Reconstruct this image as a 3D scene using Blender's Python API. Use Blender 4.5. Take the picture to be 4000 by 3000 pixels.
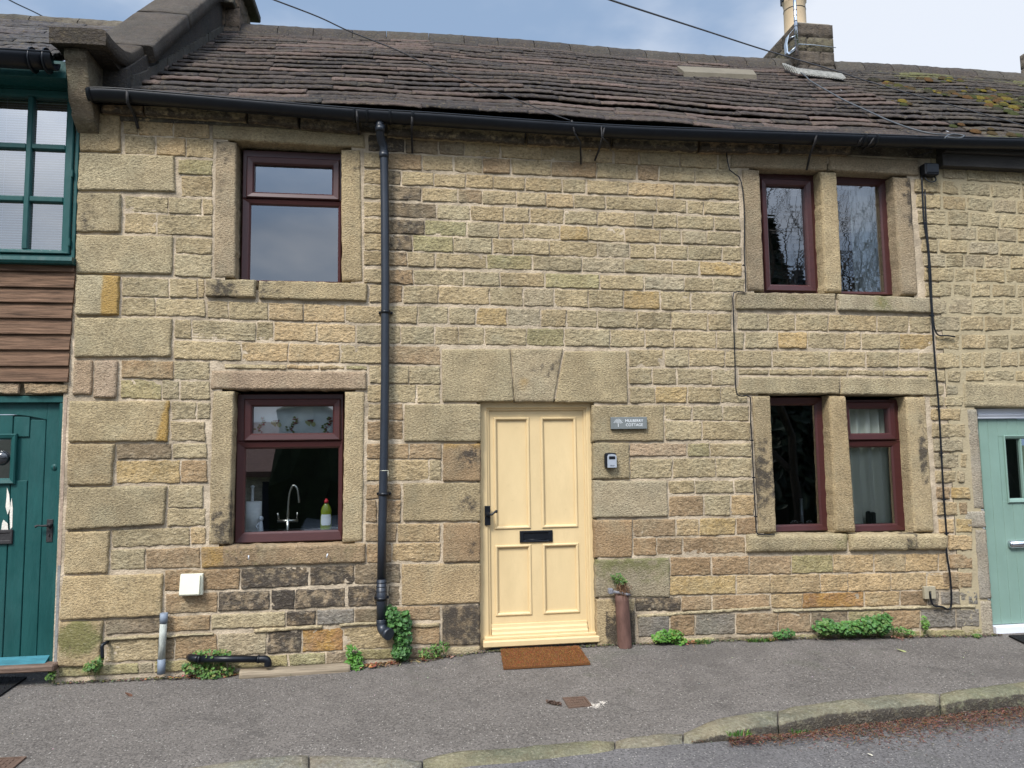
import bpy, math, random
from math import sin, cos, radians as R, pi, sqrt, exp, atan2
from mathutils import Vector as V, noise as N, Matrix
random.seed(7)
S = bpy.context.scene
for o in list(bpy.data.objects): bpy.data.objects.remove(o)
# ------------------------------------------------------------------ camera
F, YAW, PIT, ROL, D, H = 2900.0, R(8.16472), R(5.09505), R(-.77806), 6.2, 1.70
CAM = V((0, -D, H))
def rot(x, y, z):
    c, s = cos(ROL), sin(ROL); x, z = c*x-s*z, s*x+c*z
    c, s = cos(PIT), sin(PIT); y, z = c*y-s*z, s*y+c*z
    c, s = cos(YAW), sin(YAW); x, y = c*x+s*y, -s*x+c*y
    return V((x, y, z))
cd = bpy.data.cameras.new('camera'); cam = bpy.data.objects.new('camera', cd); S.collection.objects.link(cam)
right, fwd, up = rot(1, 0, 0), rot(0, 1, 0), rot(0, 0, 1)
m = Matrix((right, up, -fwd)).transposed().to_4x4(); m.translation = CAM
cam.matrix_world = m
cd.sensor_width = 36; cd.lens = 36*F/4000; cd.clip_end = 3000; cd.clip_start = .05
S.camera = cam
# ------------------------------------------------------------------ sky and sun
SUN_EL, SUN_AZ = 47, 216     # degrees; azimuth measured clockwise from +Y (north)
w = bpy.data.worlds.new('World'); S.world = w; w.use_nodes = True
nt = w.node_tree; nt.nodes.clear(); L = nt.links.new
def wn(t, **k):
    n = nt.nodes.new(t)
    for a, b in k.items(): setattr(n, a, b)
    return n
sky = wn('ShaderNodeTexSky', sky_type='NISHITA', sun_disc=False, sun_elevation=R(SUN_EL), sun_rotation=R(SUN_AZ), air_density=1.0, dust_density=1.5, ozone_density=1.5)
tc = wn('ShaderNodeTexCoord')
mp = wn('ShaderNodeMapping'); mp.inputs['Scale'].default_value = (1, 1, 2.2); L(tc.outputs['Generated'], mp.inputs[0])
nz = wn('ShaderNodeTexNoise'); nz.inputs['Scale'].default_value = 3.1; nz.inputs['Detail'].default_value = 6; nz.inputs['Roughness'].default_value = .5
L(mp.outputs[0], nz.inputs['Vector'])
def wmath(op, a, b, clamp=False):
    n = wn('ShaderNodeMath', operation=op, use_clamp=clamp)
    for i, q in enumerate((a, b)):
        if isinstance(q, (int, float)): n.inputs[i].default_value = q
        else: L(q, n.inputs[i])
    return n.outputs[0]
def blob(px, py, rad, wdt):          # a bright cloud bank in a fixed compass direction of the sky
    d = rot((px-2000)/F, 1, -(py-1500)/F).normalized()
    n = wn('ShaderNodeVectorMath', operation='DOT_PRODUCT'); L(tc.outputs['Generated'], n.inputs[0]); n.inputs[1].default_value = d
    mr = wn('ShaderNodeMapRange', interpolation_type='SMOOTHSTEP'); L(n.outputs['Value'], mr.inputs[0])
    mr.inputs['From Min'].default_value = cos(rad); mr.inputs['From Max'].default_value = cos(wdt)
    return mr.outputs[0]
sep = wn('ShaderNodeSeparateXYZ'); L(tc.outputs['Generated'], sep.inputs[0])
b1 = blob(3620, 100, R(10), R(1)); b2 = blob(3850, 330, R(7), R(1)); b3 = blob(100, -100, R(26), R(4))
dens = wmath('MULTIPLY', wmath('SUBTRACT', nz.outputs[0], .51), 3.0)
dens = wmath('ADD', dens, wmath('MULTIPLY', b1, .95)); dens = wmath('ADD', dens, wmath('MULTIPLY', b2, .4)); dens = wmath('ADD', dens, wmath('MULTIPLY', b3, .45))
behind = wmath('MULTIPLY', wmath('ADD', wmath('MULTIPLY', sep.outputs[1], -1), .1), 1.6, True)
dens = wmath('ADD', dens, wmath('MULTIPLY', behind, .42))
cl = wn('ShaderNodeMapRange', interpolation_type='SMOOTHSTEP'); L(dens, cl.inputs[0]); cl.inputs['From Min'].default_value = -.15; cl.inputs['From Max'].default_value = .95
grey = wn('ShaderNodeMix', data_type='RGBA'); grey.inputs[6].default_value = (2.5, 3.5, 5.1, 1); grey.inputs[7].default_value = (6.9, 7.3, 8.0, 1)
L(cl.outputs[0], grey.inputs[0])
skm = wn('ShaderNodeMix', data_type='RGBA'); L(sky.outputs[0], skm.inputs[6]); L(grey.outputs[2], skm.inputs[7]); skm.inputs[0].default_value = .9
# brightness added high in the unseen sky behind the camera, lighting the house fronts
hi = wmath('MULTIPLY', behind, wmath('MULTIPLY', wmath('SUBTRACT', sep.outputs[2], .28), 1.5, True)); gain = wmath('ADD', 1.0, wmath('MULTIPLY', hi, 4.6))
vm = wn('ShaderNodeVectorMath', operation='SCALE'); L(skm.outputs[2], vm.inputs[0]); L(gain, vm.inputs['Scale'])
bg = wn('ShaderNodeBackground'); bg.inputs[1].default_value = .075; L(vm.outputs[0], bg.inputs[0])
wo = wn('ShaderNodeOutputWorld'); L(bg.outputs[0], wo.inputs[0])
sd = bpy.data.lights.new('sun', 'SUN'); sd.energy = 2.5; sd.angle = R(16); sd.color = (1, .96, .90)
sun = bpy.data.objects.new('sun', sd); S.collection.objects.link(sun)
sdir = V((sin(R(SUN_AZ))*cos(R(SUN_EL)), cos(R(SUN_AZ))*cos(R(SUN_EL)), sin(R(SUN_EL))))
sun.rotation_euler = sdir.to_track_quat('Z', 'Y').to_euler()
vs = S.view_settings; vs.view_transform = 'Standard'; vs.look = 'None'; vs.gamma = 1; vs.use_curve_mapping = False; vs.exposure = .80
S.render.engine = 'CYCLES'; S.cycles.max_bounces = 6; S.cycles.transparent_max_bounces = 12
S.render.resolution_x, S.render.resolution_y = 1024, 768

# ------------------------------------------------------------------ measuring helpers (photo position -> point on a real plane)
def ray(px, py): return rot((px-2000)/F, 1, -(py-1500)/F)
def at(px, py, Y=0.0):
    r = ray(px, py); return CAM + r*((D+Y)/r.y)
def az(zx, zy, Y=0.0): return at(zx/2.212, zy/2.212, Y)
ZW = [(-9, -.02), (-2.6, .0), (-1.0, -.005), (-.2, .015), (.6, .065), (1.7, .07), (3.1, .05), (5.2, -.02), (12, -.12)]
def lerp(t, x):
    if x <= t[0][0]: return t[0][1]
    for (a, b), (c, d) in zip(t, t[1:]):
        if x <= c: return b+(d-b)*(x-a)/(c-a)
    return t[-1][1]
def gz(x, y): return lerp(ZW, x)+.045*min(y, .3)
def gnd(px, py, dz=0):
    r = ray(px, py); z = 0
    for _ in range(8):
        p = CAM+r*((z-H)/r.z); z = gz(p.x, p.y)+dz
    return p
EZ, SL = 4.50, .75            # eaves height and slope of the roof plane
def roofz(x, y, base=EZ): return base+SL*(y+.2)
def onroof(px, py, off=.05):
    r = ray(px, py); t = (EZ+off+SL*(CAM.y+.2)-CAM.z)/(r.z-SL*r.y); return CAM+r*t
def fb(p, sc, oct=3, off=0):
    return N.fractal(V((p[0]*sc+off, p[1]*sc+off*1.7, p[2]*sc)), .9, 2.1, oct)

# ------------------------------------------------------------------ materials
MATS = {}
def mat(name, col=(.5, .5, .5), rough=.7, metal=0, bump=0, bscale=60, var=.15, vscale=6, spec=.4, attr=None, stretch=(1, 1, 1), coat=0, grime=0, gcol=(.10, .08, .05)):
    if name in MATS: return MATS[name]
    m = bpy.data.materials.new(name); m.use_nodes = True; t = m.node_tree; l = t.links.new; b = t.nodes['Principled BSDF']
    b.inputs['Roughness'].default_value = rough; b.inputs['Metallic'].default_value = metal; b.inputs['Specular IOR Level'].default_value = spec
    b.inputs['Coat Weight'].default_value = coat
    co = t.nodes.new('ShaderNodeTexCoord'); mp = t.nodes.new('ShaderNodeMapping'); mp.inputs['Scale'].default_value = stretch; l(co.outputs['Object'], mp.inputs[0])
    n = t.nodes.new('ShaderNodeTexNoise'); n.inputs['Scale'].default_value = vscale; n.inputs['Detail'].default_value = 6; n.inputs['Roughness'].default_value = .65; l(mp.outputs[0], n.inputs['Vector'])
    mr = t.nodes.new('ShaderNodeMapRange'); l(n.outputs[0], mr.inputs[0]); mr.inputs['From Min'].default_value = .25; mr.inputs['From Max'].default_value = .75; mr.inputs['To Min'].default_value = 1-var; mr.inputs['To Max'].default_value = 1+var
    sc = t.nodes.new('ShaderNodeVectorMath'); sc.operation = 'SCALE'; l(mr.outputs[0], sc.inputs['Scale'])
    if attr:
        a = t.nodes.new('ShaderNodeAttribute'); a.attribute_name = attr; l(a.outputs['Color'], sc.inputs[0])
    else: sc.inputs[0].default_value = col
    if grime:
        def nz_(s, d, r, st=(1, 1, 1)):
            m2 = t.nodes.new('ShaderNodeMapping'); m2.inputs['Scale'].default_value = st; l(co.outputs['Object'], m2.inputs[0]); q = t.nodes.new('ShaderNodeTexNoise'); q.inputs['Scale'].default_value = s; q.inputs['Detail'].default_value = d; q.inputs['Roughness'].default_value = r; l(m2.outputs[0], q.inputs['Vector']); return q.outputs[0]
        out = sc.outputs[0]
        for src, a_, b_, k_ in ((nz_(3, 8, .75, (1, 1, .35)), .50, .72, grime), (nz_(34, 5, .7), .66, .72, grime*1.6), (nz_(9, 9, .8), .60, .70, grime*.9)):
            r_ = t.nodes.new('ShaderNodeMapRange'); l(src, r_.inputs[0]); r_.inputs['From Min'].default_value = a_; r_.inputs['From Max'].default_value = b_; r_.inputs['To Max'].default_value = min(1, k_)
            mx = t.nodes.new('ShaderNodeMix'); mx.data_type = 'RGBA'; l(r_.outputs[0], mx.inputs[0]); l(out, mx.inputs[6]); mx.inputs[7].default_value = (*gcol, 1); out = mx.outputs[2]
        l(out, b.inputs['Base Color'])
        rr_ = t.nodes.new('ShaderNodeMapRange'); l(n.outputs[0], rr_.inputs[0]); rr_.inputs['From Min'].default_value = .3; rr_.inputs['From Max'].default_value = .7; rr_.inputs['To Min'].default_value = rough*.75; rr_.inputs['To Max'].default_value = min(1, rough*1.35); l(rr_.outputs[0], b.inputs['Roughness'])
    else: l(sc.outputs[0], b.inputs['Base Color'])
    if bump:
        n2 = t.nodes.new('ShaderNodeTexNoise'); n2.inputs['Scale'].default_value = bscale; n2.inputs['Detail'].default_value = 5; l(mp.outputs[0], n2.inputs['Vector'])
        bp = t.nodes.new('ShaderNodeBump'); bp.inputs['Strength'].default_value = bump; bp.inputs['Distance'].default_value = .01; l(n2.outputs[0], bp.inputs['Height']); l(bp.outputs[0], b.inputs['Normal'])
    MATS[name] = m; m['b'] = 1
    return m
def stone_mat(name, bump=.9, bscale=38, rough=.92, ridges=False, speck=.5):
    """masonry: colour of each stone from its own attribute, plus soot, moss and iron stains with shapes of their own"""
    m = bpy.data.materials.new(name); m.use_nodes = True; t = m.node_tree; l = t.links.new; b = t.nodes['Principled BSDF']
    b.inputs['Roughness'].default_value = rough; b.inputs['Specular IOR Level'].default_value = .2
    def nn(ty, **k):
        n = t.nodes.new(ty)
        for a, q in k.items(): setattr(n, a, q)
        return n
    co = nn('ShaderNodeTexCoord')
    def noise(s, d=5, r=.6, src=None):
        n = nn('ShaderNodeTexNoise'); n.inputs['Scale'].default_value = s; n.inputs['Detail'].default_value = d; n.inputs['Roughness'].default_value = r
        l(src or co.outputs['Object'], n.inputs['Vector']); return n.outputs[0]
    def rng(src, a, c, d, e, it='LINEAR'):
        n = nn('ShaderNodeMapRange', interpolation_type=it); l(src, n.inputs[0])
        for k, q in zip(('From Min', 'From Max', 'To Min', 'To Max'), (a, c, d, e)): n.inputs[k].default_value = q
        return n.outputs[0]
    def mth(op, a, c, cl=False):
        n = nn('ShaderNodeMath', operation=op, use_clamp=cl)
        for i, q in enumerate((a, c)):
            if isinstance(q, (int, float)): n.inputs[i].default_value = q
            else: l(q, n.inputs[i])
        return n.outputs[0]
    def mix(f, a, c):
        n = nn('ShaderNodeMix', data_type='RGBA'); l(f, n.inputs[0])
        for i, q in ((6, a), (7, c)):
            if isinstance(q, tuple): n.inputs[i].default_value = (*q, 1)
            else: l(q, n.inputs[i])
        return n.outputs[2]
    A = nn('ShaderNodeAttribute', attribute_name='Col'); M = nn('ShaderNodeAttribute', attribute_name='Stain')
    sp = nn('ShaderNodeSeparateColor'); l(M.outputs['Color'], sp.inputs[0])
    v = mth('MULTIPLY', rng(noise(5, 6), .3, .7, .74, 1.22), rng(noise(60, 3, .7), .3, .7, .70, 1.25))
    sc = nn('ShaderNodeVectorMath', operation='SCALE'); l(A.outputs['Color'], sc.inputs[0]); l(v, sc.inputs['Scale'])
    dk = name.startswith('roof'); c = mix(rng(noise(2.1, 3), .42, .72, 0, .22), sc.outputs[0], (.12, .075, .055) if dk else (.50, .355, .19))
    c = mix(rng(noise(3.3, 4), .50, .75, 0, .35), c, (.055, .055, .042) if dk else (.32, .30, .20))
    # pitted dirt specks
    c = mix(mth('MULTIPLY', rng(noise(46, 6, .75), .56, .68, 0, 1), rng(noise(5, 3), .40, .62, .12, speck)), c, (.085, .07, .05))
    c = mix(mth('MULTIPLY', rng(noise(110, 2, .5), .62, .72, 0, .5), speck), c, (.10, .085, .06))
    soot_shade = rng(mth('ADD', mth('MULTIPLY', noise(15, 8, .78), .9), mth('MULTIPLY', sp.outputs[0], .50)), .61, .76, 0, .92, 'SMOOTHSTEP')
    c = mix(mth('MULTIPLY', soot_shade, mth('MULTIPLY', sp.outputs[0], 3, True)), c, (.048, .040, .034))
    moss = rng(mth('ADD', mth('MULTIPLY', noise(13, 6, .7), .8), mth('MULTIPLY', sp.outputs[1], .6)), .55, .85, 0, .75, 'SMOOTHSTEP')
    c = mix(mth('MULTIPLY', moss, mth('MULTIPLY', sp.outputs[1], 3, True)), c, (.13, .135, .04))
    och = rng(mth('ADD', mth('MULTIPLY', noise(9, 4, .6), .6), mth('MULTIPLY', sp.outputs[2], .7)), .50, .85, 0, .75, 'SMOOTHSTEP')
    c = mix(mth('MULTIPLY', och, mth('MULTIPLY', sp.outputs[2], 3, True)), c, (.38, .22, .045))
    mp = nn('ShaderNodeMapping'); mp.inputs['Scale'].default_value = (1, 1, 1.7); mp.inputs['Rotation'].default_value = (0, .45, 0); l(co.outputs['Object'], mp.inputs[0])
    h = mth('ADD', mth('MULTIPLY', noise(bscale, 4, .62, mp.outputs[0]), .75), mth('MULTIPLY', noise(bscale*3.2, 3, .6), .25))
    c = mix(rng(h, .36, .47, .62*speck/.5, 0), c, (.12, .095, .06)); c = mix(rng(h, .53, .66, 0, .25), c, (.19, .165, .14) if dk else (.58, .50, .36)); l(c, b.inputs['Base Color'])
    bp = nn('ShaderNodeBump'); bp.inputs['Strength'].default_value = bump; bp.inputs['Distance'].default_value = .034; l(h, bp.inputs['Height']); l(bp.outputs[0], b.inputs['Normal'])
    MATS[name] = m; return m
STONE = stone_mat('sandstone', .85, 34)
DRESS = stone_mat('dressed_sandstone', .75, 52, speck=.5)
SLATE = stone_mat('roof_stone', .8, 30, speck=.7); DARKST = stone_mat('roof_weathered_block', .8, 34, speck=.6)
MORT = mat('mortar', (.40, .325, .232), .95, bump=.9, bscale=70, var=.6, vscale=4, spec=.1)
MORT2 = mat('buff_mortar', (.35, .29, .185), .95, bump=.6, bscale=60, var=.12, vscale=4, spec=.1)
MORTG = mat('grey_mortar', (.30, .27, .22), .95, bump=.8, bscale=40, var=.3, vscale=9, spec=.1)
MAROON = mat('rosewood_plastic', (.045, .0095, .0085), .42, var=.25, vscale=9, stretch=(1, 1, 12), spec=.5)
BLACK = mat('black_plastic', (.0055, .007, .010), .36, var=.25, vscale=14, spec=.32, bump=.05, bscale=30)
PIPE = mat('slate_plastic', (.016, .021, .030), .40, var=.2, vscale=14, spec=.5)
IRON = mat('old_iron', (.022, .020, .020), .7, var=.4, vscale=40, bump=.3)
CREAM = mat('cream_paint', (.60, .455, .245), .42, var=.07, vscale=3.5, spec=.4, bump=.10, bscale=60, stretch=(1, 1, .4), grime=.16, gcol=(.26, .19, .10))
TEAL = mat('dark_teal_paint', (.007, .060, .056), .5, var=.22, vscale=7, bump=.35, bscale=45, stretch=(1, 1, .25), spec=.28, grime=.22, gcol=(.05, .10, .10))
TEAL2 = mat('faded_teal_paint', (.030, .14, .17), .6, var=.35, vscale=22, bump=.5, bscale=40, stretch=(.3, 1, 1))
MINT = mat('mint_paint', (.18, .275, .228), .38, grime=.14, gcol=(.10, .12, .09), var=.05, vscale=5, spec=.5, bump=.05, bscale=120)
WHITE = mat('white_plastic', (.66, .68, .72), .35, var=.04)
OFFW = mat('ivory_plastic', (.66, .64, .50), .45, var=.05)
CHROME = mat('chrome', (.62, .63, .66), .12, metal=1, var=.02)
ALU = mat('galvanised_steel', (.45, .50, .55), .4, metal=.7, var=.1)
WOOD = mat('weathered_timber', (.125, .074, .046), .75, bump=.7, bscale=26, var=.85, vscale=14, stretch=(.22, 1, 3.2), spec=.15)
OLDW = mat('grey_timber', (.23, .185, .13), .9, bump=1, bscale=20, var=.55, vscale=12, stretch=(.12, 1, 4), spec=.1)
DARK = mat('dark_room', (.022, .021, .021), .9, var=.2)
LEAF = mat('green_leaf', attr='Col', rough=.5, var=.25, vscale=30, spec=.3)
DRY = mat('dead_leaf', attr='Col', rough=.85, var=.3, vscale=60, spec=.15)
BARK = mat('bark', (.06, .05, .04), .9, bump=.6, var=.3)
def glass_mat(name, refl=.22, tint=(.8, .85, .88), bump=.1, stretch=(1, 1, 1)):
    m = bpy.data.materials.new(name); m.use_nodes = True; t = m.node_tree; l = t.links.new; t.nodes.clear()
    o = t.nodes.new('ShaderNodeOutputMaterial'); g = t.nodes.new('ShaderNodeBsdfGlossy'); g.inputs['Roughness'].default_value = .012
    tr = t.nodes.new('ShaderNodeBsdfTransparent'); tr.inputs[0].default_value = (*tint, 1)
    mx = t.nodes.new('ShaderNodeMixShader'); f = t.nodes.new('ShaderNodeFresnel'); f.inputs[0].default_value = 1.45
    a = t.nodes.new('ShaderNodeMath'); a.operation = 'ADD'; a.use_clamp = True; l(f.outputs[0], a.inputs[0]); a.inputs[1].default_value = refl-.04
    l(a.outputs[0], mx.inputs[0]); l(tr.outputs[0], mx.inputs[1]); l(g.outputs[0], mx.inputs[2]); l(mx.outputs[0], o.inputs[0])
    co = t.nodes.new('ShaderNodeTexCoord'); n = t.nodes.new('ShaderNodeTexNoise'); n.inputs['Scale'].default_value = 2.2; n.inputs['Detail'].default_value = 1; mpp = t.nodes.new('ShaderNodeMapping'); mpp.inputs['Scale'].default_value = stretch; l(co.outputs['Object'], mpp.inputs[0]); l(mpp.outputs[0], n.inputs['Vector'])
    bp = t.nodes.new('ShaderNodeBump'); bp.inputs['Strength'].default_value = bump; bp.inputs['Distance'].default_value = .02; l(n.outputs[0], bp.inputs['Height']); l(bp.outputs[0], g.inputs['Normal'])
    MATS[name] = m; return m
GLASS = glass_mat('window_glass', .38, bump=.015); GLASSD = glass_mat('window_glass_clear', .28, bump=.01); GLASSW = glass_mat('old_window_glass', .36, bump=.018, stretch=(1.2, 1, 10)); GLASSB = glass_mat('left_window_glass', .55, bump=.04)

# ------------------------------------------------------------------ mesh builder
class MB:
    def __init__(s): s.v = []; s.f = []; s.mi = []; s.c = []; s.st = []; s.sm = []
    def vert(s, p, c=(.5, .5, .5), st=(0, 0, 0)): s.v.append(tuple(p)); s.c.append(c); s.st.append(st); return len(s.v)-1
    def face(s, ids, m=0, sm=False): s.f.append(tuple(ids)); s.mi.append(m); s.sm.append(sm)
    def grid(s, P, m=0, sm=True, closeu=False):      # P[j][i] ids
        for j in range(len(P)-1):
            n = len(P[j])
            for i in range(n if closeu else n-1):
                k = (i+1) % n; s.face((P[j][i], P[j][k], P[j+1][k], P[j+1][i]), m, sm)
    def box(s, a, b, m=0, c=(.5, .5, .5), bev=0.0):
        x0, y0, z0 = (min(p, q) for p, q in zip(a, b)); x1, y1, z1 = (max(p, q) for p, q in zip(a, b))
        if bev <= 0:
            i = [s.vert(p, c) for p in ((x0, y0, z0), (x1, y0, z0), (x1, y1, z0), (x0, y1, z0), (x0, y0, z1), (x1, y0, z1), (x1, y1, z1), (x0, y1, z1))]
            for q in ((0, 3, 2, 1), (4, 5, 6, 7), (0, 1, 5, 4), (1, 2, 6, 5), (2, 3, 7, 6), (3, 0, 4, 7)): s.face([i[k] for k in q], m)
            return
        e = min(bev, (x1-x0)/2.01, (y1-y0)/2.01, (z1-z0)/2.01); i = {}
        for ix in (0, 1):
            for iy in (0, 1):
                for iz in (0, 1):
                    X, Y, Z = (x0, x1)[ix], (y0, y1)[iy], (z0, z1)[iz]; sx, sy, sz = (e, -e)[ix], (e, -e)[iy], (e, -e)[iz]
                    i[ix, iy, iz] = (s.vert((X, Y+sy, Z+sz), c), s.vert((X+sx, Y, Z+sz), c), s.vert((X+sx, Y+sy, Z), c))
        def q(k, L): s.face([i[t][k] for t in L], m)
        for x, o in ((0, 1), (1, 0)):
            L = [(x, 0, 0), (x, 0, 1), (x, 1, 1), (x, 1, 0)]; q(0, L if x == 0 else L[::-1])
            L = [(0, x, 0), (1, x, 0), (1, x, 1), (0, x, 1)]; q(1, L if x == 0 else L[::-1])
            L = [(0, 0, x), (0, 1, x), (1, 1, x), (1, 0, x)]; q(2, L if x == 0 else L[::-1])
        for k1, k2, ax in ((0, 1, 2), (0, 2, 1), (1, 2, 0)):
            for u in (0, 1):
                for w_ in (0, 1):
                    def key(t):
                        r = [0, 0, 0]; r[ax] = t; oth = [d for d in range(3) if d != ax]; r[oth[0]] = u; r[oth[1]] = w_; return tuple(r)
                    A, B = i[key(0)], i[key(1)]; s.face((A[k1], A[k2], B[k2], B[k1]), m)
        for t in i.values(): s.face(t, m)
    def tube(s, pts, r, n=8, m=0, cap=True, c=(.5, .5, .5)):
        pts = [V(p) for p in pts]; rs = r if isinstance(r, (list, tuple)) else [r]*len(pts); P = []; ref = None
        for k, p in enumerate(pts):
            d = (pts[min(k+1, len(pts)-1)]-pts[max(k-1, 0)]); d = d.normalized() if d.length > 1e-9 else V((0, 0, 1))
            if ref is None: ref = V((0, 1, 0)) if abs(d.y) < .9 else V((1, 0, 0))
            a = d.cross(ref).normalized(); b_ = a.cross(d).normalized(); ref = b_ if False else ref
            if abs(d.dot(ref)) > .97: ref = V((1, 0, 0)) if abs(d.x) < .9 else V((0, 0, 1))
            P.append([s.vert(p+(a*cos(2*pi*i/n)+b_*sin(2*pi*i/n))*rs[k], c) for i in range(n)])
        s.grid(P, m, True, True)
        if cap: s.face(P[0][::-1], m); s.face(P[-1], m)
    def lathe(s, base, prof, n=16, m=0, axis=V((0, 0, 1))):
        ax = axis.normalized(); a = ax.orthogonal().normalized(); b = ax.cross(a); P = []
        for r, h in prof: P.append([s.vert(V(base)+ax*h+(a*cos(2*pi*i/n)+b*sin(2*pi*i/n))*r) for i in range(n)])
        s.grid(P, m, True, True); s.face(P[0][::-1], m); s.face(P[-1], m)
    def prism(s, poly, a, b, m=0, c=(.5, .5, .5), st=(0, 0, 0)):   # poly: list of 3D points, extruded by vector a->b
        A = [s.vert(V(p)+V(a), c, st) for p in poly]; B = [s.vert(V(p)+V(b), c, st) for p in poly]; n = len(poly)
        s.face(A[::-1], m); s.face(B, m)
        for i in range(n): s.face((A[i], A[(i+1) % n], B[(i+1) % n], B[i]), m)
    def build(s, name, mats, parent=None, recalc=True):
        me = bpy.data.meshes.new(name); me.from_pydata(s.v, [], s.f)
        if not isinstance(mats, (list, tuple)): mats = [mats]
        for q in mats: me.materials.append(q)
        me.polygons.foreach_set('material_index', s.mi); me.polygons.foreach_set('use_smooth', s.sm)
        for nm, data in (('Col', s.c), ('Stain', s.st)):
            a = me.color_attributes.new(nm, 'FLOAT_COLOR', 'POINT'); fl = []
            for q in data: fl += [q[0], q[1], q[2], 1]
            a.data.foreach_set('color', fl)
        if recalc:
            import bmesh
            bm = bmesh.new(); bm.from_mesh(me); bmesh.ops.recalc_face_normals(bm, faces=bm.faces); bm.to_mesh(me); bm.free()
        me.update(); o = bpy.data.objects.new(name, me); S.collection.objects.link(o)
        if parent: o.parent = parent; o.matrix_parent_inverse = Matrix.Translation(-parent_loc(parent))
        return o
def parent_loc(p): return V(p.location)
def tag(o, label, cat=None, group=None, kind=None):
    if label: o['label'] = label
    if cat: o['category'] = cat
    if group: o['group'] = group
    if kind: o['kind'] = kind
    return o
def empty(name, loc, label=None, cat=None, group=None, parent=None):
    o = bpy.data.objects.new(name, None); S.collection.objects.link(o); o.location = loc; o.empty_display_size = .1
    if parent: o.parent = parent; o.matrix_parent_inverse = Matrix.Translation(-parent_loc(parent))
    return tag(o, label, cat, group)
def catmull(pts, k=6):
    P = [V(p) for p in pts]; out = []
    for i in range(len(P)-1):
        a, b, c, d = P[max(i-1, 0)], P[i], P[i+1], P[min(i+2, len(P)-1)]
        for j in range(k):
            t = j/k; out.append(.5*((2*b)+(c-a)*t+(2*a-5*b+4*c-d)*t*t+(3*b-a-3*c+d)*t*t*t))
    return out+[P[-1]]

# ------------------------------------------------------------------ stones
PAL = {'t': (.355, .280, .158), 'g': (.328, .272, .160), 'w': (.395, .285, .150), 'b': (.285, .195, .108), 'd': (.20, .155, .10),
       'k': (.27, .205, .13), 'p': (.33, .24, .165), 'm': (.285, .255, .125), 'r': (.30, .155, .07), 's': (.175, .165, .145), 'o': (.36, .265, .125),
       'h': (.350, .295, .178), 'q': (.312, .268, .178), 'l': (.29, .228, .148), 'K': (.20, .15, .10), 'S': (.315, .285, .225)}
STN = {'k': (.50, 0, 0), 'm': (0, .24, 0), 'o': (0, 0, .36), 'd': (.27, 0, 0), 'r': (.2, 0, .5), 'b': (.12, 0, .05), 'K': (.72, 0, 0)}
cnt = [0]
# run-off and soot marks on the wall, with the downpipe's shade painted down its right side: photo position, half width and half height in metres, strength
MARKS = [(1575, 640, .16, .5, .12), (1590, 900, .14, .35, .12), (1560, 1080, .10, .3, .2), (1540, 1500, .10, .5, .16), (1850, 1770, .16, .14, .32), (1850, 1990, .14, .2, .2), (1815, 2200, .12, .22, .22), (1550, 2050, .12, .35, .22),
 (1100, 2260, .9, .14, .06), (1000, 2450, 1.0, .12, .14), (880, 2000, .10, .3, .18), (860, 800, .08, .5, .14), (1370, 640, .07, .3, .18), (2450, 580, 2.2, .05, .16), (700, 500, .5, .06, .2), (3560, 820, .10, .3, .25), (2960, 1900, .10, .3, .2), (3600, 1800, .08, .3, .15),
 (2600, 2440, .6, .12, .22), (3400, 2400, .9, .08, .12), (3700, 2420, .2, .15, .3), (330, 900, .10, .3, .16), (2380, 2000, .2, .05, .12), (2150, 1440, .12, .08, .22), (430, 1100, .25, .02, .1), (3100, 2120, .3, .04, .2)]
MW = []
def dirt_shade(x, z):
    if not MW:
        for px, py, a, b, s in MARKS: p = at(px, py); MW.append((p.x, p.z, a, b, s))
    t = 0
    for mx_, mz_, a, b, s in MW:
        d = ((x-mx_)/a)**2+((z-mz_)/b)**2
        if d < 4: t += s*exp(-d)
    return t
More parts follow.
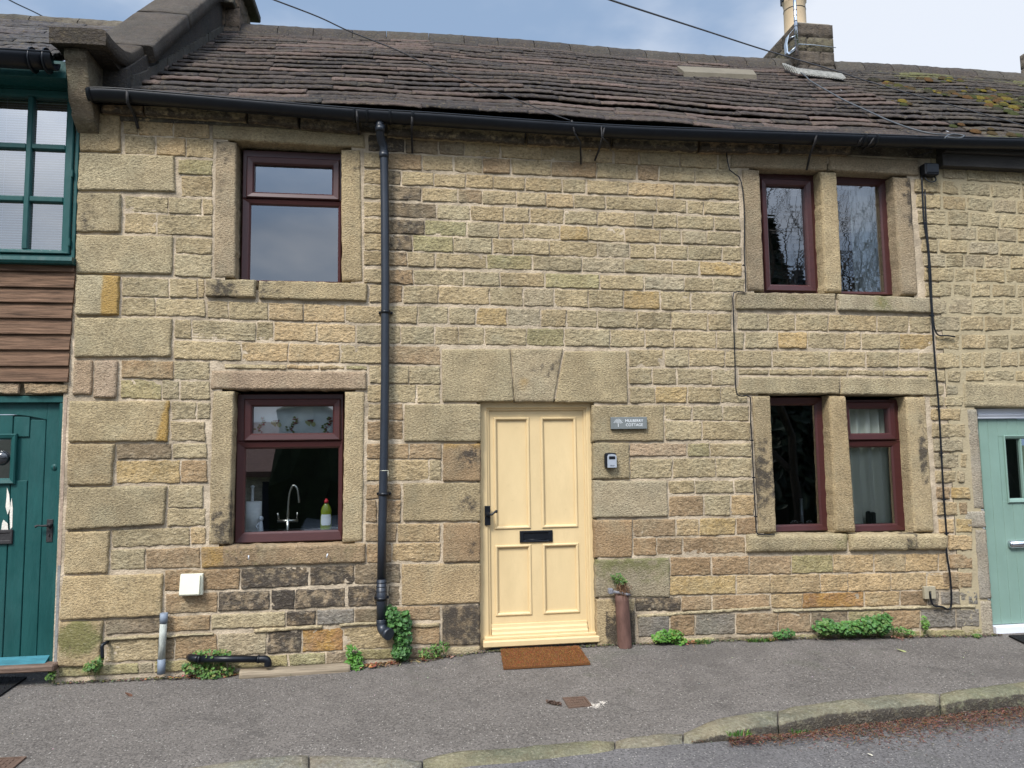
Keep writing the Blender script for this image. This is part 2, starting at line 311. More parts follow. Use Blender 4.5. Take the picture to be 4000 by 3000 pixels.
def stone(mb, q, code='t', prot=.0155, cell=.0105, m=0, rough=.0072, stain=None, back=None, y0=.004, rnd=.007, ridge=0, split=None):
    """one dressed or rock-faced stone: q = TL,TR,BR,BL as (x,z); real relief on a small grid"""
    cnt[0] += 1; sd = cnt[0]*3.17
    TL, TR, BR, BL = q
    w_ = ((TR[0]-TL[0])+(BR[0]-BL[0]))/2; h_ = ((TL[1]-BL[1])+(TR[1]-BR[1]))/2
    nx = max(3, min(54, int(w_/cell))); ny = max(3, min(26, int(h_/cell)))
    rr = random.Random(cnt[0]); base = PAL[code]; k = 1+rr.uniform(-.13, .11); hue = rr.uniform(-.035, .035)
    col = (base[0]*k*(1+hue), base[1]*k, base[2]*k*(1-hue*1.5)); st0 = STN.get(code, (0, 0, 0))
    f_ = .22 if (TL[1]+BL[1])/2 > 1.05 else .12
    k2 = (col[0]+col[1]+col[2])/.79; av = (.335*k2, .280*k2, .172*k2); col = tuple(a*(1-f_)+b*f_ for a, b in zip(col, av)); col = (col[0]*1.07, col[1]*1.03, col[2]*1.02)
    tilt = rr.uniform(-.004, .004); tx = rr.uniform(-.004, .004); pr = prot*rr.uniform(.8, 1.2)
    def es(u):  # concentrate edge rows so the rounded arris is modelled
        return u
    P = []
    us = [0, .35/nx]+[i/nx for i in range(1, nx)]+[1-.35/nx, 1]; vs_ = [0, .35/ny]+[i/ny for i in range(1, ny)]+[1-.35/ny, 1]
    for v_ in vs_:
        row = []
        for u in us:
            x = (TL[0]*(1-u)+TR[0]*u)*(1-v_)+(BL[0]*(1-u)+BR[0]*u)*v_; z = (TL[1]*(1-u)+TR[1]*u)*(1-v_)+(BL[1]*(1-u)+BR[1]*u)*v_
            de = min(u*w_, (1-u)*w_, v_*h_, (1-v_)*h_)
            e = min(1, de/rnd); e = sqrt(max(0, 1-(1-e)**2))
            wob = .0085*(1-min(1, de/.05)); x += wob*N.noise(V((x*18, z*18, sd))); z += wob*N.noise(V((x*18+9, z*18, sd)))
            nr = N.noise(V((x*8, z*10, sd)))*.55+N.noise(V((x*26, z*38, sd+4)))*.62+abs(N.noise(V((x*40+z*12, z*62, sd+8))))*.8-.2
            if ridge: nr += ridge*sin(z*330+2.5*N.noise(V((x*5, z*9, sd))))
            y = y0-(pr+rough*max(-.75, nr)+tilt*(v_-.5)*2+tx*(u-.5)*2)*e
            st = st0
            if stain: st = stain(u, v_)
            dr = dirt_shade(x, z)+(.10 if de < .004 else 0)
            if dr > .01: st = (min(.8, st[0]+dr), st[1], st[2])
            row.append(mb.vert((x, y, z), col, st))
        P.append(row)
    mb.grid(P, m, True)
    if back is not None:
        ring = P[0]+[r[-1] for r in P[1:]]+P[-1][::-1][1:]+[r[0] for r in P[::-1][1:-1]]
        B = [mb.vert((mb.v[i][0], back, mb.v[i][2]), col, st0) for i in ring]
        n = len(ring)
        for i in range(n): mb.face((ring[i], ring[(i+1) % n], B[(i+1) % n], B[i]), m, False)
        mb.face(B[::-1], m)
def zq(*p, Y=0): return [(lambda q: (q.x, q.z))(az(p[i], p[i+1], Y)) for i in range(0, 8, 2)]
def rowz(mb, codes, xs, TL, TR, BL, BR, gap=5, **k):
    """a course measured off the photograph: xs = perpend joints, T/B = bed joint heights at its two ends"""
    n = len(xs)-1; a, b = xs[0], xs[-1]
    codes = codes*n if len(codes) == 1 else codes
    for i in range(n):
        c = codes[i % len(codes)]
        if c == '_': continue
        g = gap*random.uniform(.75, 1.1)
        x0, x1 = xs[i]+g, xs[i+1]-g; f0, f1 = (x0-a)/(b-a), (x1-a)/(b-a); jl, jr = random.uniform(-5, 5), random.uniform(-5, 5)
        q = zq(x0, TL+(TR-TL)*f0+random.uniform(-3, 3), x1, TL+(TR-TL)*f1+random.uniform(-3, 3), x1+jr, BL+(BR-BL)*f1+random.uniform(-3, 3), x0+jl, BL+(BR-BL)*f0+random.uniform(-3, 3))
        kw = dict(k)
        if c == '=': c = 'g'; kw['ridge'] = .5
        elif c == '~': c = 'w'; kw['ridge'] = .5
        stone(mb, q, c, **kw)
# ================================================================== THE COTTAGE
cot = empty('stone_cottage', (.6, 0, 0), 'middle stone cottage with the pale yellow door, maroon window frames and rough sandstone courses', 'house')
def sheet(mb, x0, x1, z0, z1, holes, y=0.0, cell=.05, amp=.004, m=0):
    """mortar bed of a wall: rough sheet with rectangular openings"""
    xs = sorted({x0, x1, *[h[0] for h in holes], *[h[2] for h in holes]}); zs = sorted({z0, z1, *[h[1] for h in holes], *[h[3] for h in holes]})
    xs = [x for x in xs if x0 <= x <= x1]; zs = [z for z in zs if z0 <= z <= z1]
    def sub(a):
        o = []
        for p, q in zip(a, a[1:]):
            n = max(1, int((q-p)/cell)); o += [p+(q-p)*i/n for i in range(n)]
        return o+[a[-1]]
    X, Z = sub(xs), sub(zs); ids = {}
    def g(i, j):
        if (i, j) not in ids:
            p = (X[i], y, Z[j]); ids[i, j] = mb.vert((p[0], y-amp*N.noise(V((p[0]*14, p[2]*14, 3)))-amp*.6*N.noise(V((p[0]*40, p[2]*40, 9))), p[2]), PAL['h'])
        return ids[i, j]
    for i in range(len(X)-1):
        for j in range(len(Z)-1):
            cx, cz = (X[i]+X[i+1])/2, (Z[j]+Z[j+1])/2
            if any(h[0] < cx < h[2] and h[1] < cz < h[3] for h in holes): continue
            mb.face((g(i, j), g(i+1, j), g(i+1, j+1), g(i, j+1)), m, True)
def hole(x0, y0, x1, y1):
    ym, xm = (y0+y1)/2, (x0+x1)/2; return (at(x0, ym).x, at(xm, y1).z, at(x1, ym).x, at(xm, y0).z)
HOLES = [hole(885, 520, 1372, 1135), hole(862, 1495, 1388, 2150), hole(1866, 1560, 2332, 2640), hole(2935, 640, 3555, 1172), hole(2972, 1520, 3622, 2110)]
XL, XR = at(270, 1500).x-.0, at(3672, 1200).x
wall = MB()
sheet(wall, -2.64, XR, -.25, 4.52, HOLES, y=-.003, cell=.02, amp=.003, m=1)
wall.box((-2.64, .0, -.25), (-2.60, .3, 4.5), 1)
def Rw(codes, xs, TL, TR, BL, BR, **k): rowz(wall, codes, xs, TL, TR, BL, BR, **k)
# between the corner stones and the left windows
Rw('tww', [1065, 1197, 1500, 1815], 1010, 1060, 1160, 1200); Rw('twt', [1075, 1347, 1608, 1852], 1172, 1205, 1325, 1372)
Rw('m', [1535, 1845], 1378, 1385, 1505, 1515, ridge=.7); Rw('t', [1560, 1845], 1518, 1528, 1700, 1705)
Rw('ggt', [1075, 1455, 1747, 1845], 1694, 1720, 1832, 1858); Rw('tg', [1078, 1358, 1842], 1845, 1870, 2012, 2045)
Rw('g', [1508, 1840], 2050, 2065, 2187, 2200); Rw('g', [1508, 1840], 2198, 2210, 2390, 2400)
Rw('ggt', [1055, 1465, 1708, 1775], 2398, 2415, 2560, 2575); Rw('gg', [1050, 1347, 1778], 2574, 2590, 2725, 2740)
Rw('g=', [1508, 1658, 2215], 2755, 2790, 2925, 2950); Rw('gw', [1502, 2090, 2492], 2945, 2968, 3100, 3128)
Rw('bg', [1052, 1502, 1818], 3110, 3128, 3265, 3288); Rw('mgg', [1042, 1400, 1556, 1820], 3278, 3298, 3440, 3455)
Rw('gg', [1478, 1700, 1828], 3470, 3478, 3628, 3622); Rw('t', [1472, 1780], 3640, 3645, 3805, 3812)
Rw('dg', [1008, 1490, 1795], 3834, 3832, 3968, 3962); Rw('ob', [1003, 1562, 1795], 3985, 3975, 4175, 4168)
Rw('g', [1455, 1762], 4190, 4195, 4390, 4385); Rw('g', [1443, 1785], 4393, 4395, 4545, 4540)
Rw('gw', [968, 1645, 1785], 4572, 4556, 4730, 4700); Rw('gb', [955, 1260, 1732], 4745, 4730, 4920, 4905)
Rw('bkkd', [1422, 2078, 2675, 3065, 3260], 4925, 4880, 5108, 5040, ); Rw('bkKk', [1432, 1885, 2338, 2550, 2990], 5132, 5078, 5300, 5242)
Rw('x' if 0 else 'k', [2998, 3262], 5065, 5060, 5245, 5232)
Rw('dbgxsd'.replace('x', 'k'), [912, 1395, 1825, 2472, 2735, 3062, 3270], 5350, 5250, 5480, 5375)
Rw('tdbqkrt', [912, 1378, 1512, 1880, 2310, 2610, 2968, 3420], 5525, 5400, 5722, 5590)
Rw('mqmmmd', [500, 1200, 1330, 1960, 2490, 2820, 3100], 5762, 5620, 5850, 5725); Rw('md', [3100, 3460, 3815], 5610, 5590, 5700, 5680)
# slate packing strips low in the wall
for a, b, c, d, e in ((912, 1440, 5500, 5478, 30), (2200, 2790, 5432, 5395, 34), (2935, 3265, 5385, 5365, 30), (3560, 3800, 5388, 5378, 36), (5500, 6655, 5310, 5232, 30), (6670, 8420, 5262, 5222, 26), (1440, 1850, 5485, 5462, 22)):
    stone(wall, zq(a, c, b, d, b, d+e, a, c+e), 'h', prot=.03, rough=.004, m=0)
# middle, above the door, course by course from the top
Rw('kddtttwwttttttgg', [3178, 3500, 3790, 4010, 4325, 4678, 5024, 5299, 5521, 5875, 6200, 6290], 1162, 1325, 1305, 1468)
T_ = [([3140, 3325, 3645, 3918, 4170, 4415, 4765, 5155, 5502, 5695, 6005, 6380], 1318, 1468, 1452, 1592, 'tbttbgbgbgg'),
 ([3140, 3325, 3470, 3752, 4025, 4260, 4537, 4857, 5067, 5425, 5828, 6132, 6385], 1468, 1618, 1585, 1733, 'tdgttttgtwgg'),
 ([3140, 3325, 3645, 3958, 4163, 4463, 4717, 4955, 5232, 5672, 5935, 6078, 6392], 1598, 1755, 1715, 1865, 'tdtbttwg=tgg'),
 ([3140, 3325, 3775, 4062, 4352, 4577, 4875, 5165, 5485, 5642, 5850, 6168, 6395], 1738, 1886, 1868, 1998, 'tdgtttgt=g=gg'),
 ([3140, 3325, 3668, 4035, 4310, 4523, 4837, 5080, 5397, 5705, 5885, 6108, 6400], 1884, 2016, 2012, 2128, 'tdmgtgogtgqg'),
 ([3140, 3325, 3562, 3915, 4255, 4432, 4745, 5162, 5440, 5660, 5942, 6240, 6408], 2022, 2143, 2158, 2258, 'tdmgt=gqgggg'),
 ([3140, 3325, 3515, 3762, 4205, 4600, 5030, 5395, 5808, 6043, 6415], 2168, 2273, 2292, 2388, 'tbtgmgqggo'),
 ([3142, 3325, 3570, 4005, 4320, 4710, 5182, 5565, 5915, 6158, 6435], 2322, 2409, 2448, 2525, 'tbg=tmgqgg'),
 ([3190, 3325, 3482, 3790, 4230, 4522, 4788, 5082, 5388, 5705, 5965, 6328], 2458, 2536, 2612, 2690, 'tbttgqg=oggg'),
 ([3325, 3612, 3875, 4108, 4380, 4673, 4895, 5160, 5505, 5798, 6115, 6322], 2642, 2712, 2790, 2856, 'gggoqtgg=gg')]
for xs, a, b, c, d, cs in T_: Rw(cs, xs, a, b, c, d)
Rw('tgwwt', [1788, 1975, 2320, 2625, 2985, 3325], 2600, 2648, 2748, 2800); Rw('gggttg', [6368, 6635, 6870, 7155, 7576, 7852, 8040], 2705, 2740, 2848, 2876)
Rw('gwwg', [2215, 2367, 2738, 3075, 3325], 2782, 2815, 2938, 2970)
Rw('ggtggmggggg', [3325, 3460, 3755, 3962, 4185, 4550, 4875, 5270, 5572, 5822, 6192, 6428], 2815, 2870, 2968, 3014)
Rw('gogtgo', [6432, 6718, 6972, 7300, 7438, 7772, 8065], 2868, 2890, 3010, 3020)
Rw('wg', [2495, 2940, 3325], 2970, 2992, 3128, 3147); Rw('b', [3325, 3808], 2988, 3000, 3140, 3152)
Rw('gggg=ggggg', [5428, 5735, 5950, 6260, 6668, 7165, 7480, 7760, 7938, 8075], 3020, 3045, 3166, 3176)
Rw('gwtm', [1935, 2480, 2760, 2985, 3178], 3146, 3160, 3186, 3196, rough=.012); Rw('tgg', [3185, 3325, 3535, 3806], 3160, 3168, 3312, 3322)
Rw('ggggg', [5428, 5635, 5845, 6150, 6350], 3182, 3192, 3318, 3326); Rw('=gg=gg', [6372, 6640, 7012, 7325, 7636, 8080], 3190, 3205, 3238, 3250)
Rw('tgg', [3172, 3325, 3600, 3805], 3324, 3332, 3476, 3486); Rw('go=g', [5438, 5662, 5938, 6225, 6462], 3346, 3346, 3484, 3480)
Rw('tb', [3175, 3325, 3485], 3490, 3492, 3622, 3628); Rw('bb', [3170, 3325, 3482], 3642, 3645, 3800, 3798)
Rw('bb', [3165, 3538, 3818], 3832, 3832, 3966, 3966); Rw('tgb', [3160, 3708, 3815, 3818], 3977, 3975, 4155, 4152)
Rw('b', [3160, 3470], 4182, 4180, 4312, 4312); Rw('bb', [3160, 3260, 3470], 4322, 4320, 4512, 4512)
Rw('bw', [3152, 3432, 3808], 4522, 4526, 4682, 4686); Rw('b~', [3165, 3388, 3808], 4698, 4688, 4862, 4848)
Rw('d', [3068, 3460], 4876, 4870, 5040, 5036); Rw('kd', [3245, 3352, 3462], 5062, 5058, 5232, 5226)
Rw('b', [3400, 3808], 5238, 5236, 5358, 5356); Rw('b', [3430, 3808], 5402, 5400, 5562, 5568)
Rw('ggg', [5738, 5978, 6243, 6472], 3506, 3508, 3622, 3640); Rw('gg', [5738, 6065, 6484], 3636, 3645, 3802, 3806)
Rw('pmg', [5438, 5937, 6132, 6492], 3832, 3832, 3942, 3948); Rw('ggg', [5442, 5812, 6183, 6502], 3966, 3956, 4136, 4120)
Rw('ggg', [5770, 5998, 6340, 6508], 4156, 4146, 4262, 4258); Rw('bgw', [5774, 6080, 6312, 6516], 4286, 4274, 4462, 4450)
Rw('b~ob', [5464, 5838, 6040, 6358, 6535], 4490, 4470, 4642, 4612); Rw('bbbb', [5468, 5670, 5895, 6438], 4650, 4632, 4802, 4775)
Rw('bbbmwwwwb', [5790, 6145, 6475, 6835, 7192, 7550, 7818, 8108, 8190], 4815, 4782, 4972, 4932)
Rw('ow~~ww~b', [5784, 6360, 6652, 7085, 7322, 7695, 8005, 8205, 8320], 4978, 4942, 5142, 5088)
Rw('kbbwrwbs', [5484, 5882, 6150, 6655, 6932, 7465, 7775, 8015, 8110], 5162, 5098, 5282, 5225)
Rw('s', [8120, 8445], 5105, 5108, 5224, 5226)
Rw('sbsbbdmbss', [5504, 5785, 6005, 6358, 6720, 7005, 7325, 7620, 7950, 8252, 8455], 5322, 5256, 5502, 5412)
Rw('mdmmmm', [5760, 6180, 6720, 7200, 7600, 7950, 8480], 5518, 5432, 5560, 5500)
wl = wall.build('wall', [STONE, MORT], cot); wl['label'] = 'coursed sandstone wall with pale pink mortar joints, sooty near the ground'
# ---- corner stones, each with its own size
QN = [((700, 965, 1050, 1010, 1048, 1325, 690, 1312), 't', None), ((690, 1325, 1510, 1350, 1520, 1664, 678, 1650), 'h', None), ((675, 1668, 1055, 1675, 1050, 2016, 660, 2010), 'h', 's'),
 ((660, 2026, 1500, 2042, 1490, 2374, 665, 2368), 'g', None), ((665, 2378, 1045, 2382, 1035, 2730, 655, 2726), 'h', 'o'), ((655, 2740, 1495, 2750, 1482, 3088, 645, 3092), 'g', None),
 ((645, 3112, 812, 3112, 800, 3412, 635, 3412), 'p', 's'), ((822, 3112, 1030, 3114, 1010, 3444, 808, 3440), 'p', None), ((605, 3466, 1470, 3462, 1452, 3815, 595, 3822), 'g', 'e'),
 ((595, 3832, 1000, 3832, 975, 4190, 585, 4195), 't', None), ((590, 4208, 1450, 4195, 1425, 4532, 570, 4578), 'g', None), ((570, 4592, 955, 4582, 935, 4950, 548, 4962), 't', None),
 ((545, 4976, 1415, 4952, 1405, 5318, 515, 5360), 'o', None), ((515, 5368, 900, 5358, 870, 5752, 505, 5755), 't', 'm')]
for q, c, s in QN:
    mb = MB(); f = None
    if s == 'o': f = lambda u, v: (.1, 0, min(1, max(0, (u-.52)*6)))
    if s == 'e': f = lambda u, v: (0, .15, min(1, max(0, (u-.82-.1*(1-v))*9)))
    if s == 's': f = lambda u, v: (.25*exp(-((u-.3)/.25)**2), 0, 0)
    if s == 'm': f = lambda u, v: (.15, min(.9, 1.25-abs(v-.35)*1.6-abs(u-.45)), 0)
    if c == 'o': f = lambda u, v: (0, .25*u, .3*(1-u)); c = 'w' if 0 else 't'
    stone(mb, zq(*q), c, prot=.034, rough=.0042, cell=.02, stain=f, back=.05, rnd=.01)
    mb.build('quoin', DRESS, cot)
# dressed stones round the door
dsur = empty('door_surround', (at(2100, 1580).x, 0, 2.0), parent=cot)
DQ = [((3495, 3492, 4158, 3492, 4157, 3820, 3490, 3818), 'g', 0), ((3828, 3830, 4157, 3830, 4155, 4160, 3825, 4160), 'b', 1), ((3482, 4172, 4155, 4168, 4155, 4508, 3482, 4505), 'g', 2), ((3828, 4518, 4155, 4516, 4150, 4855, 3825, 4860), 'b', 2),
      ((3472, 4872, 4153, 4866, 4150, 5212, 3470, 5232), 'w', 0), ((3822, 5236, 4150, 5222, 4150, 5572, 3820, 5580), 'd', 3), ((3820, 5588, 4150, 5582, 4150, 5680, 3825, 5690), 't', 0),
      ((5108, 3500, 5732, 3502, 5735, 3815, 5116, 3815), 'g', 0), ((5120, 3824, 5435, 3824, 5440, 4140, 5122, 4140), 'g', 0), ((5124, 4150, 5762, 4150, 5768, 4468, 5128, 4478), 'q', 0), ((5132, 4488, 5460, 4488, 5462, 4818, 5138, 4822), 'b', 0),
      ((5142, 4832, 5785, 4816, 5788, 5160, 5146, 5162), 'q', 4), ((5148, 5176, 5480, 5172, 5490, 5640, 5160, 5650), 't', 5)]
for q, c, s in DQ:
    mb = MB(); f = None
    if s == 1: f = lambda u, v: (.30*exp(-((u-.58)**2+(v-.5)**2)/.25), 0, .55*max(0, 1-v*2.4))
    if s == 2: f = lambda u, v: (.32*exp(-((u-.78)**2*(3.5)+(v-.55)**2*1.4)/.12), 0, 0)
    if s == 3: f = lambda u, v: (.52, 0, 0)
    if s == 4: f = lambda u, v: (0, .5*(1-v)+.1, 0)
    if s == 5: f = lambda u, v: (.5 if u > .2 and v > .2 else .1, 0, 0)
    stone(mb, zq(*q), c, prot=.022, rough=.004, cell=.02, stain=f, back=.2, rnd=.01)
    mb.build('jamb_stone', DRESS, dsur)
mb = MB(); stone(mb, zq(3815, 3015, 4410, 3013, 4438, 3470, 3820, 3478), 'g', prot=.02, rough=.004, cell=.02, back=.2, rnd=.006, ridge=.35); mb.build('lintel_stone', DRESS, dsur)
mb = MB(); stone(mb, zq(4411, 3011, 4864, 3012, 4780, 3474, 4441, 3478), 'q', prot=.021, rough=.006, cell=.02, back=.2, rnd=.012, stain=lambda u, v: (.22, .25*(1-v), .45*exp(-((u-.25)**2*14+(v-.65)**2*14))));  ks_ = mb.build('keystone', DRESS, dsur)
mb = MB(); stone(mb, zq(4876, 3032, 5412, 3034, 5424, 3488, 4790, 3478), 'g', prot=.02, rough=.004, cell=.02, back=.2, rnd=.01); mb.build('lintel_stone', DRESS, dsur)

# ---- windows
def rect(x0, y0, x1, y1, Y):
    ym, xm = (y0+y1)/2, (x0+x1)/2; a, b = at(x0, ym, Y), at(x1, ym, Y); return (a.x, at(xm, y1, Y).z, b.x, at(xm, y0, Y).z)
def ring(mb, o, i, yf, yb, m=0, ch=.006, slope=0.0):
    """mitred frame between rect o (outside) and i (inside)"""
    def cor(r, y): return [V((r[0], y, r[1])), V((r[2], y, r[1])), V((r[2], y, r[3])), V((r[0], y, r[3]))]
    oo = (o[0]+ch, o[1]+ch, o[2]-ch, o[3]-ch); ii = (i[0]-ch*1.6, i[1]-ch*1.6, i[2]+ch*1.6, i[3]+ch*1.6)
    loops = [cor(o, yb), cor(o, yf+ch), cor(oo, yf), cor(ii, yf+slope), cor(i, yf+slope+ch*1.6), cor(i, yb)]
    for k in range(4):
        A = []
        for lp in loops: A.append((mb.vert(lp[k]), mb.vert(lp[(k+1) % 4])))
        for p, q in zip(A, A[1:]): mb.face((p[0], p[1], q[1], q[0]), m)
def pane(name, r, Y, parent, m=GLASS):
    mb = MB(); a = [mb.vert(p) for p in ((r[0]-.008, Y, r[1]-.008), (r[2]+.008, Y, r[1]-.008), (r[2]+.008, Y, r[3]+.008), (r[0]-.008, Y, r[3]+.008))]; mb.face(a)
    return mb.build(name, m, parent)
def window(parent, outer, lights, Y=.10, m=None, gl=GLASS, label=None):
    """lights: (glass rect in px, is_sash)"""
    m = m or MAROON; o = rect(*outer, Y); e = empty('window', ((o[0]+o[2])/2, Y, o[1]), parent=parent)
    if label: e['label'] = label
    fr = MB(); L = [(rect(*g, Y), s) for g, s in lights]; L.sort(key=lambda t: -t[0][1])
    zs = [o[3]]+[(a[0][1]+b[0][3])/2-.0 for a, b in zip(L, L[1:])]+[o[1]]
    for k, (g, s) in enumerate(L):
        c = (o[0], zs[k+1], o[2], zs[k]); t = .024
        if s:
            inn = (max(c[0]+t, g[0]-.05), max(c[1]+t*.6, g[1]-.05), min(c[2]-t, g[2]+.05), min(c[3]-t*.6, g[3]+.05))
            ring(fr, c, inn, Y+.012, Y+.08); sa = MB(); ring(sa, (inn[0]-.012, inn[1]-.012, inn[2]+.012, inn[3]+.012), g, Y-.012, Y+.07, slope=.006, ch=.008); sa.build('opening_sash', m, e)
        else: ring(fr, c, g, Y+.008, Y+.08, slope=.010, ch=.009)
        pane('pane', g, Y+.035, e, gl)
    fr.build('frame', m, e)
    return e
def surround(e, name, q, c, prot=.022, back=.22, stain=None, rough=.0035, rnd=.010):
    mb = MB(); stone(mb, zq(*q), c, prot=prot, rough=rough, cell=.02, back=back, stain=stain, rnd=rnd); return mb.build(name, DRESS, e)
brn = lambda u, v: (.34*max(0, min(1, (v-.55)*4))*(1 if u > .1 else .3), .1, .15)
gs = lambda u, v: (.12+.35*exp(-((u-.35)**2*6)), .25, 0)
wUL = window(cot, (943, 590, 1334, 1103), [((993, 646, 1297, 754), 1), ((976, 802, 1319, 1094), 0)], label='upper left window, blue grey sky mirrored in both panes')
surround(wUL, 'lintel', (1838, 1058, 3150, 1168, 3157, 1286, 1835, 1204), 't'); surround(wUL, 'jamb', (1868, 1216, 2045, 1228, 2038, 2402, 1848, 2402), 'l', stain=lambda u, v: (.3*(1-v), 0, 0))
surround(wUL, 'jamb', (2949, 1292, 3115, 1294, 3132, 2440, 2953, 2438), 't', stain=lambda u, v: (.3*(1-v)*u, 0, 0)); surround(wUL, 'sill', (1790, 2412, 2215, 2422, 2215, 2582, 1775, 2570), 't', .04, stain=gs)
surround(wUL, 'sill', (2236, 2424, 3178, 2448, 3172, 2612, 2236, 2588), 'g', .045, stain=lambda u, v: (.42*max(0, 1-u*1.4), .2, 0))
wLL = window(cot, (920, 1538, 1340, 2118), [((985, 1587, 1300, 1692), 1), ((955, 1752, 1320, 2076), 0)], label='lower left kitchen window with a patterned blind behind its top light', gl=GLASSD)
surround(wLL, 'lintel', (1830, 3203, 3168, 3212, 3172, 3372, 1825, 3364), 'p'); surround(wLL, 'jamb', (1842, 3374, 2030, 3380, 1985, 4706, 1802, 4712), 't', stain=brn)
surround(wLL, 'jamb', (2982, 3380, 3153, 3380, 3133, 4682, 2958, 4692), 't'); surround(wLL, 'sill', (1740, 4724, 3160, 4692, 3160, 4858, 1745, 4908), 'b', .03, stain=lambda u, v: (.3*exp(-((u-.3)**2*9)), .28, .55 if u < .13 else .0))
wUR = window(cot, (2975, 678, 3203, 1146), [((3003, 727, 3152, 1112), 1)], label='narrow upper window left of the stone mullion, dark conifer mirrored in it', gl=GLASSW)
surround(wUR, 'lintel', (6312, 1312, 7146, 1338, 7146, 1476, 6306, 1455), 'l'); surround(wUR, 'jamb', (6407, 1464, 6560, 1470, 6603, 2520, 6453, 2516), 'l', stain=lambda u, v: (.2, 0, 0))
surround(wUR, 'mullion', (7084, 1484, 7219, 1488, 7271, 2532, 7125, 2530), 't'); surround(wUR, 'sill', (6352, 2530, 7206, 2538, 7214, 2684, 6348, 2680), 'q', .04, stain=lambda u, v: (.05, .28, 0))
wU2 = window(cot, (3240, 690, 3489, 1150), [((3262, 722, 3452, 1136), 0)], label='narrow upper window right of the mullion, bare branches mirrored over a curtain', gl=GLASSW)
surround(wU2, 'lintel', (7156, 1340, 7928, 1388, 7935, 1526, 7156, 1480), 'l'); surround(wU2, 'jamb', (7712, 1530, 7855, 1534, 7920, 2556, 7780, 2554), 'l', stain=lambda u, v: (.45*u*max(0, 1.2-v*1.6), 0, 0)); surround(wU2, 'sill', (7232, 2542, 8034, 2576, 8040, 2712, 7232, 2690), 'q', .04, stain=lambda u, v: (.1, .22+.3*exp(-((u-.45)**2*40)), .3*exp(-((u-.45)**2*60))))
wLR = window(cot, (2978, 1550, 3236, 2078), [((2998, 1583, 3199, 2050), 0)], label='narrow lower window left of the mullion, dark inside with cones on its sill', gl=GLASSD)
surround(wLR, 'lintel', (6382, 3258, 7248, 3260, 7246, 3408, 6370, 3410), 'g'); surround(wLR, 'jamb', (6494, 3416, 6648, 3416, 6710, 4606, 6546, 4612), 't', stain=lambda u, v: (.42*exp(-((v-.55)**2*6)), 0, .1))
surround(wLR, 'mullion', (7156, 3416, 7299, 3418, 7384, 4598, 7212, 4600), 't', stain=lambda u, v: (0, 0, .32*max(0, v-.3))); surround(wLR, 'sill', (6446, 4614, 7316, 4610, 7310, 4762, 6446, 4776), 'g', .055, stain=lambda u, v: (.1, .4*u, .2*(1-u)), rnd=.03)
wL2 = window(cot, (3285, 1560, 3531, 2078), [((3322, 1597, 3472, 1692), 1), ((3318, 1748, 3497, 2048), 0)], label='narrow lower window right of the mullion with cream curtain and small top light', gl=GLASSD)
surround(wL2, 'lintel', (7260, 3260, 8086, 3266, 8090, 3420, 7260, 3410), 'g'); surround(wL2, 'jamb', (7816, 3426, 7988, 3426, 8064, 4598, 7890, 4600), 't', stain=lambda u, v: (.5*exp(-((u-.7)**2*9+(v-.4)**2*7)), 0, 0)); surround(wL2, 'sill', (7330, 4610, 8168, 4606, 8164, 4752, 7328, 4762), 'g', .055, stain=lambda u, v: (.45*exp(-((u-.62)**2*50)), .25, 0), rnd=.03)
# dark rooms behind the glass
for r in ((885, 520, 1372, 1135), (862, 1495, 1388, 2150), (2935, 640, 3555, 1172), (2972, 1520, 3622, 2110)):
    h = hole(*r); mb = MB(); x0, x1, z0, z1, y0, y1 = h[0]-.5, h[2]+.5, h[1]-.7, h[3]+.3, .24, 3.0
    if r[0] in (862, 885): x1 = h[2]+.3
    i = [mb.vert(p) for p in ((x0, y0, z0), (x1, y0, z0), (x1, y1, z0), (x0, y1, z0), (x0, y0, z1), (x1, y0, z1), (x1, y1, z1), (x0, y1, z1))]
    for q in ((0, 3, 2, 1), (4, 5, 6, 7), (1, 2, 6, 5), (2, 3, 7, 6), (3, 0, 4, 7)): mb.face([i[k] for k in q])
    # inside face of the front wall, round the opening
    j = [mb.vert(p) for p in ((h[0], y0, h[1]), (h[2], y0, h[1]), (h[2], y0, h[3]), (h[0], y0, h[3]))]
    for a, b, c, d in ((0, 1, 1, 0), (1, 5, 2, 1), (5, 4, 3, 2), (4, 0, 0, 3)): mb.face((i[a], i[b], j[c], j[d]))
    ww = 0; mb.build('room_interior', DARK, cot, recalc=False)
# ---- the yellow door
DX0, DX1 = at(1883, 2050, .03).x, at(2318, 2050, .03).x; DZ1 = at(2100, 1582, .03).z; DZ0 = at(2100, 2506, .03).z
door = empty('door', ((DX0+DX1)/2, .07, DZ0), parent=cot); door['label'] = 'pale yellow four panelled front door'
def dx(px, py, Y=.07): return at(px, py, Y).x
fr = MB(); yd = .085
ring(fr, (DX0-.05, DZ0-.15, DX1+.05, DZ1+.08), (dx(1905, 2000, .1)-.0, DZ0-.16, dx(2292, 2000, .1), at(2100, 1597, .1).z), .05, .16, ch=.006)
ring(fr, (dx(1905, 2000, .1)-.002, DZ0-.162, dx(2292, 2000, .1)+.002, at(2100, 1597, .1).z+.002), (dx(1912, 2000, .1), DZ0-.17, dx(2284, 2000, .1), at(2100, 1604, .1).z), .066, .16, ch=.003)
fr.build('frame', CREAM, door)
lx0, lx1, lz1 = dx(1911, 2000, .1), dx(2285, 2000, .1), at(2100, 1603, .1).z; lz0 = at(2100, 2490, .1).z
P4 = [rect(1932, 1632, 2068, 2064, yd), rect(2116, 1633, 2252, 2060, yd), rect(1935, 2130, 2073, 2402, yd), rect(2122, 2125, 2260, 2396, yd)]
lf = MB()
